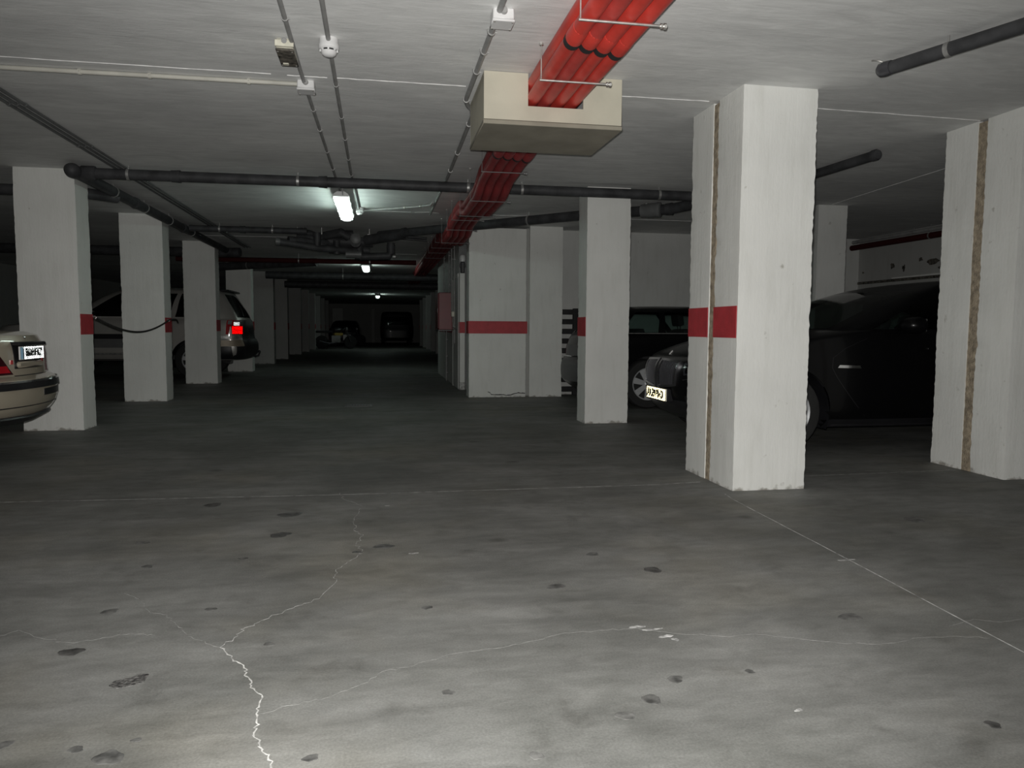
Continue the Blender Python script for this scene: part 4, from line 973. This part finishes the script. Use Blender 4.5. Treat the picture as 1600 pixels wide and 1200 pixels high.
for s in (1, -1):
    x2u = lambda x, z: sh.u_of_x(x, z)
    b = sh.patch([(.80, .86), (1.04, .86), (1.035, 1.13), (.84, 1.13)], s, 6, 5, .014); tl = b.build('tail_light', 'red_lens', suv)
    b = sh.patch([(.83, 1.05), (1.03, 1.05), (1.03, 1.12), (.85, 1.12)], s, 4, 3, .018); b.build('indicator_lens', 'clear_lens', tl)
    b = sh.patch([(.0, .63), (x2u(.53, .65), .63), (x2u(.53, .73), .745), (.0, .745)], s, 16, 2, .02); b.build('bumper', 'tan_cladding', suv)
    b = sh.patch([(.0, .38), (x2u(.50, .45), .38), (x2u(.53, .6), .625), (.0, .625)], s, 24, 9, .016); b.build('bumper_valance', 'black_trim', suv)
    b = sh.patch([(x2u(1.5, .8), .765), (x2u(3.0, .8), .765), (x2u(3.0, .86), .86), (x2u(1.5, .86), .86)], s, 10, 2, .012); b.build('door_moulding', 'black_trim', suv)
    b = sh.patch([(x2u(1.5, .8), .60), (x2u(3.0, .8), .60), (x2u(3.0, .76), .76), (x2u(1.5, .76), .76)], s, 10, 2, .010); b.build('door_cladding', 'grey_cladding', suv)
    b = sh.patch([(.95, .78), (x2u(.85, .8), .78), (x2u(.85, .8), .83), (.95, .83)], s, 6, 1, .012); b.build('trim_strip', 'galvanised', suv)
    b = sh.patch([(.0, .75), (.80, .75), (.80, 1.14), (.0, 1.14)], s, 10, 5, .006); b.build('tailgate', 'black_trim', suv)  # dark tailgate, with the rear face's grazing shade put into its black
    b = sh.patch([(.0, .46), (.86, .46), (.86, .745), (.0, .745)], s, 10, 3, .028); b.build('bumper_cover', 'black_trim', suv)
    b = MB(); b.box((1.55, s*.80-.08, .47), (3.1, s*.80+.16*(1 if s > 0 else .5), .50), .01); b.build('running_board', 'galvanised', suv)
    b = MB(); p = sh.pt(x2u(1.95, 1.0), 1.0, s); b.box((1.85, p.y-.015, .985), (2.05, p.y+.02, 1.015), .008); b.build('door_handle', 'chrome', suv)
    b = MB(); b.tube([(.75, s*.62, 1.74), (.8, s*.62, 1.79), (2.3, s*.60, 1.79), (2.35, s*.60, 1.73)], .014, 8); b.build('roof_rail', 'black_trim', suv)
retro(suv, 'reflector', 'retro_white', (.17, .925, 1.065), (1, 0, 0), (0, 0, 1), (0, 1, 0), .11, .07, .018, Vector((.18, .97, .05)))
retro(suv, 'reflector', 'retro_red', (.16, .918, .945), (1, 0, 0), (0, 0, 1), (0, 1, 0), .20, .15, .02, Vector((.18, .97, .05)))
b = MB(); b.tube([(.12, 0, .42), (-.02, 0, .40), (-.08, 0, .42), (-.10, 0, .48)], .018, 10); b.lathe([(0, .012), (.01, .024), (.03, .026), (.05, .015), (.053, 0)], (-.10, 0, .475), (0, 0, 1), 12); b.build('tow_hook', 'black_trim', suv)
b = MB(); b.box((.36, -.60, 1.70), (.70, .60, 1.738), .012); b.build('roof_spoiler', 'black_trim', suv)
b = MB(); b.tube([(.14, .3, 1.22), (.2, .28, 1.4), (.27, .25, 1.48)], .008, 6); b.build('rear_wiper', 'black_trim', suv)

# --- dark vehicles at the end of the lane
lowk = [(.2, .1, 3.9, .78), (.35, 0, 4.1, .85), (.6, 0, 4.15, .87), (.8, .03, 4.05, .87), (.9, .06, 3.6, .86), (.95, .1, 3.2, .84)]
cabk = [(.93, .1, 3.2, .84), (1.1, .25, 2.85, .78), (1.3, .45, 2.4, .68), (1.38, .7, 2.1, .55), (1.4, 1.0, 1.8, .3)]
t, sh, cb = car('small_car', 'dark hatchback facing the camera with faint glints, at the far end of the lane', (-2.0, 46.5, 0), R_(-90), 'dark_blue_gloss', lowk, cabk, (.4, 2.5, .4, 2.5, .3, 2.5, .3, 2.5),
    [.93, .98, 1.1, 1.2, 1.3, 1.35, 1.38, 1.4], (.98, 1.3), [0, .1, .45, .5, .9, 1], [(.1, .45), (.5, .9)], .85, .85, [(.75, .3), (3.3, .3)], .3, .19, .8, glass='dark_glass')
for s in (1, -1):
    sh.patch([(2.25, .62), (2.7, .60), (2.7, .72), (2.2, .75)], s, 5, 2, .01).build('headlight', 'chrome', t)
    sh.patch([(2.6, .42), (3.0, .42), (3.0, .5), (2.6, .5)], s, 4, 1, .01).build('grille', 'galvanised', t)
lowk = [(.25, .1, 4.6, .85), (.4, 0, 4.75, .92), (.8, 0, 4.8, .95), (1.0, .02, 4.5, .95), (1.1, .03, 4.2, .94)]
cabk = [(1.08, .04, 4.2, .94), (1.4, .06, 3.8, .92), (1.7, .09, 3.4, .88), (1.85, .12, 3.1, .82), (1.9, .2, 2.9, .7)]
t, sh, cb = car('panel_van', 'black van with its tail to the camera at the far end of the lane', (.95, 43.0, 0), R_(90), 'black_gloss', lowk, cabk, (.2, 4, .4, 2.5, .2, 4, .3, 2.5),
    [1.08, 1.15, 1.3, 1.45, 1.6, 1.7, 1.8, 1.85, 1.9], (1.15, 1.6), [0, .62, .66, .93, 1], [(.66, .93)], .8, .85, [(.85, .33), (3.8, .33)], .33, .2, .88, glass='dark_glass')
for s in (1, -1): sh.patch([(.9, .7), (1.0, .7), (1.0, 1.05), (.9, 1.05)], s, 2, 4, .01).build('tail_light', 'dark_lens', t)
def motorcycle(label, loc, rz, tank='black_trim', accent='yellow_paint'):
    t = thing('motorcycle', label, 'motorcycle', loc, rz)
    for x, nm in ((0, 'wheel'), (1.35, 'wheel')):
        b = MB(); b.lathe([(-.055, .24), (-.05, .29), (0, .31), (.05, .29), (.055, .24), (.03, .22), (-.03, .22)], (x, 0, .31), (0, 1, 0), 24); wv = b.build(nm, 'tyre_rubber', t)
        b = MB(); b.lathe([(-.03, .22), (.03, .22), (.02, .2), (-.02, .2)], (x, 0, .31), (0, 1, 0), 24)
        for k in range(6):
            a = k*math.pi/3; b.tube([(x, 0, .31), (x+.2*math.cos(a), 0, .31+.2*math.sin(a))], .01, 6)
        b.build('rim', 'alloy', wv)
    b = MB(); b.tube([(0, .08, .31), (.45, .1, .42), (.95, .06, .85), (1.12, 0, .95)], .025, 8); b.tube([(0, -.08, .31), (.45, -.1, .42), (.95, -.06, .85), (1.12, 0, .95)], .025, 8); b.build('frame', 'black_trim', t)
    b = MB(); b.box((.42, -.16, .28), (.85, .16, .62), .06, 2); b.build('engine', 'galvanised', t)
    b = MB(); b.lathe([(0, .04), (.08, .13), (.3, .15), (.45, .1), (.5, .02)], (.5, 0, .82), (1, 0, .12), 16); b.build('fuel_tank', tank, t)
    b = MB(); b.box((-.25, -.13, .74), (.5, .13, .84), .05, 2); b.build('seat', 'seat_fabric', t)
    for s in (-1, 1):
        b = MB(); b.tube([(1.35, s*.09, .31), (1.1, s*.09, .98)], .022, 8); b.build('fork', 'dark_alloy', t)
    b = MB(); b.tube([(1.0, -.36, 1.0), (1.06, -.18, 1.04), (1.08, 0, 1.0), (1.06, .18, 1.04), (1.0, .36, 1.0)], .014, 8); b.build('handlebar', 'black_trim', t)
    b = MB(); b.lathe([(0, .02), (.04, .08), (.1, .09), (.12, .0)], (1.1, 0, .92), (1, 0, -.1), 16); b.build('headlight', 'clear_lens', t)
    b = MB(); b.box((.55, -.17, .62), (.95, .17, .74), .03, 2); b.build('fairing', accent, t)
    b = MB(); b.tube([(.7, -.15, .3), (.3, -.18, .25), (-.15, -.18, .36)], .04, 10); b.build('exhaust', 'dark_alloy', t)
    b = MB(); b.tube([(.35, .1, .3), (.3, .25, .01)], .012, 6); b.build('side_stand', 'black_trim', t)
motorcycle('motorcycle with dull yellow parts parked against the far left pillars', (-2.65, 34.9, 0), R_(20))
motorcycle('plain dark motorcycle parked behind the one with yellow parts', (-2.4, 40.4, 0), R_(10), 'black_trim', 'black_trim')
# pale panels on the end wall
b = MB(); b.box((-3.0, Y1-.35, 0), (-2.35, Y1-.01, 2.2), .01); tag(b.build('end_post', 'white_paint'), 'pale square post against the far end wall of the lane', 'post')
b = MB(); b.box((-.55, Y1-.25, 0), (-.35, Y1-.01, 2.2), .01); tag(b.build('end_post', 'grey_white_paint'), 'thin grey post against the far end wall beside the dark van', 'post')

# ------------------------------------------------------------------ rope between the first two left pillars
rp = thing('rope', 'black rope sagging between the first and second left pillars', 'rope', (-2.82, 8.05, 1.10))
pts = []
for k in range(25):
    f = k/24; y = f*2.62; pts.append((.012*math.sin(f*6), y, -.15*4*f*(1-f)-.01*f))
b = MB(); b.tube(pts, .011, 8); b.build('rope_length', 'rope_black', rp)
for y, z in ((0, 0), (2.62, -.01)):
    b = MB(); b.tube([(-.035, y, z+.01), (.0, y, z+.01), (.012, y, z), (0, y, z-.015)], .006, 8); b.build('hook', 'galvanised', rp)
b = MB(); b.tube(arc((.0, 2.60, -.01), (.05, 2.85, .04), (.03, 2.95, -.03), 6), .011, 8); b.build('rope_tail', 'rope_black', rp)
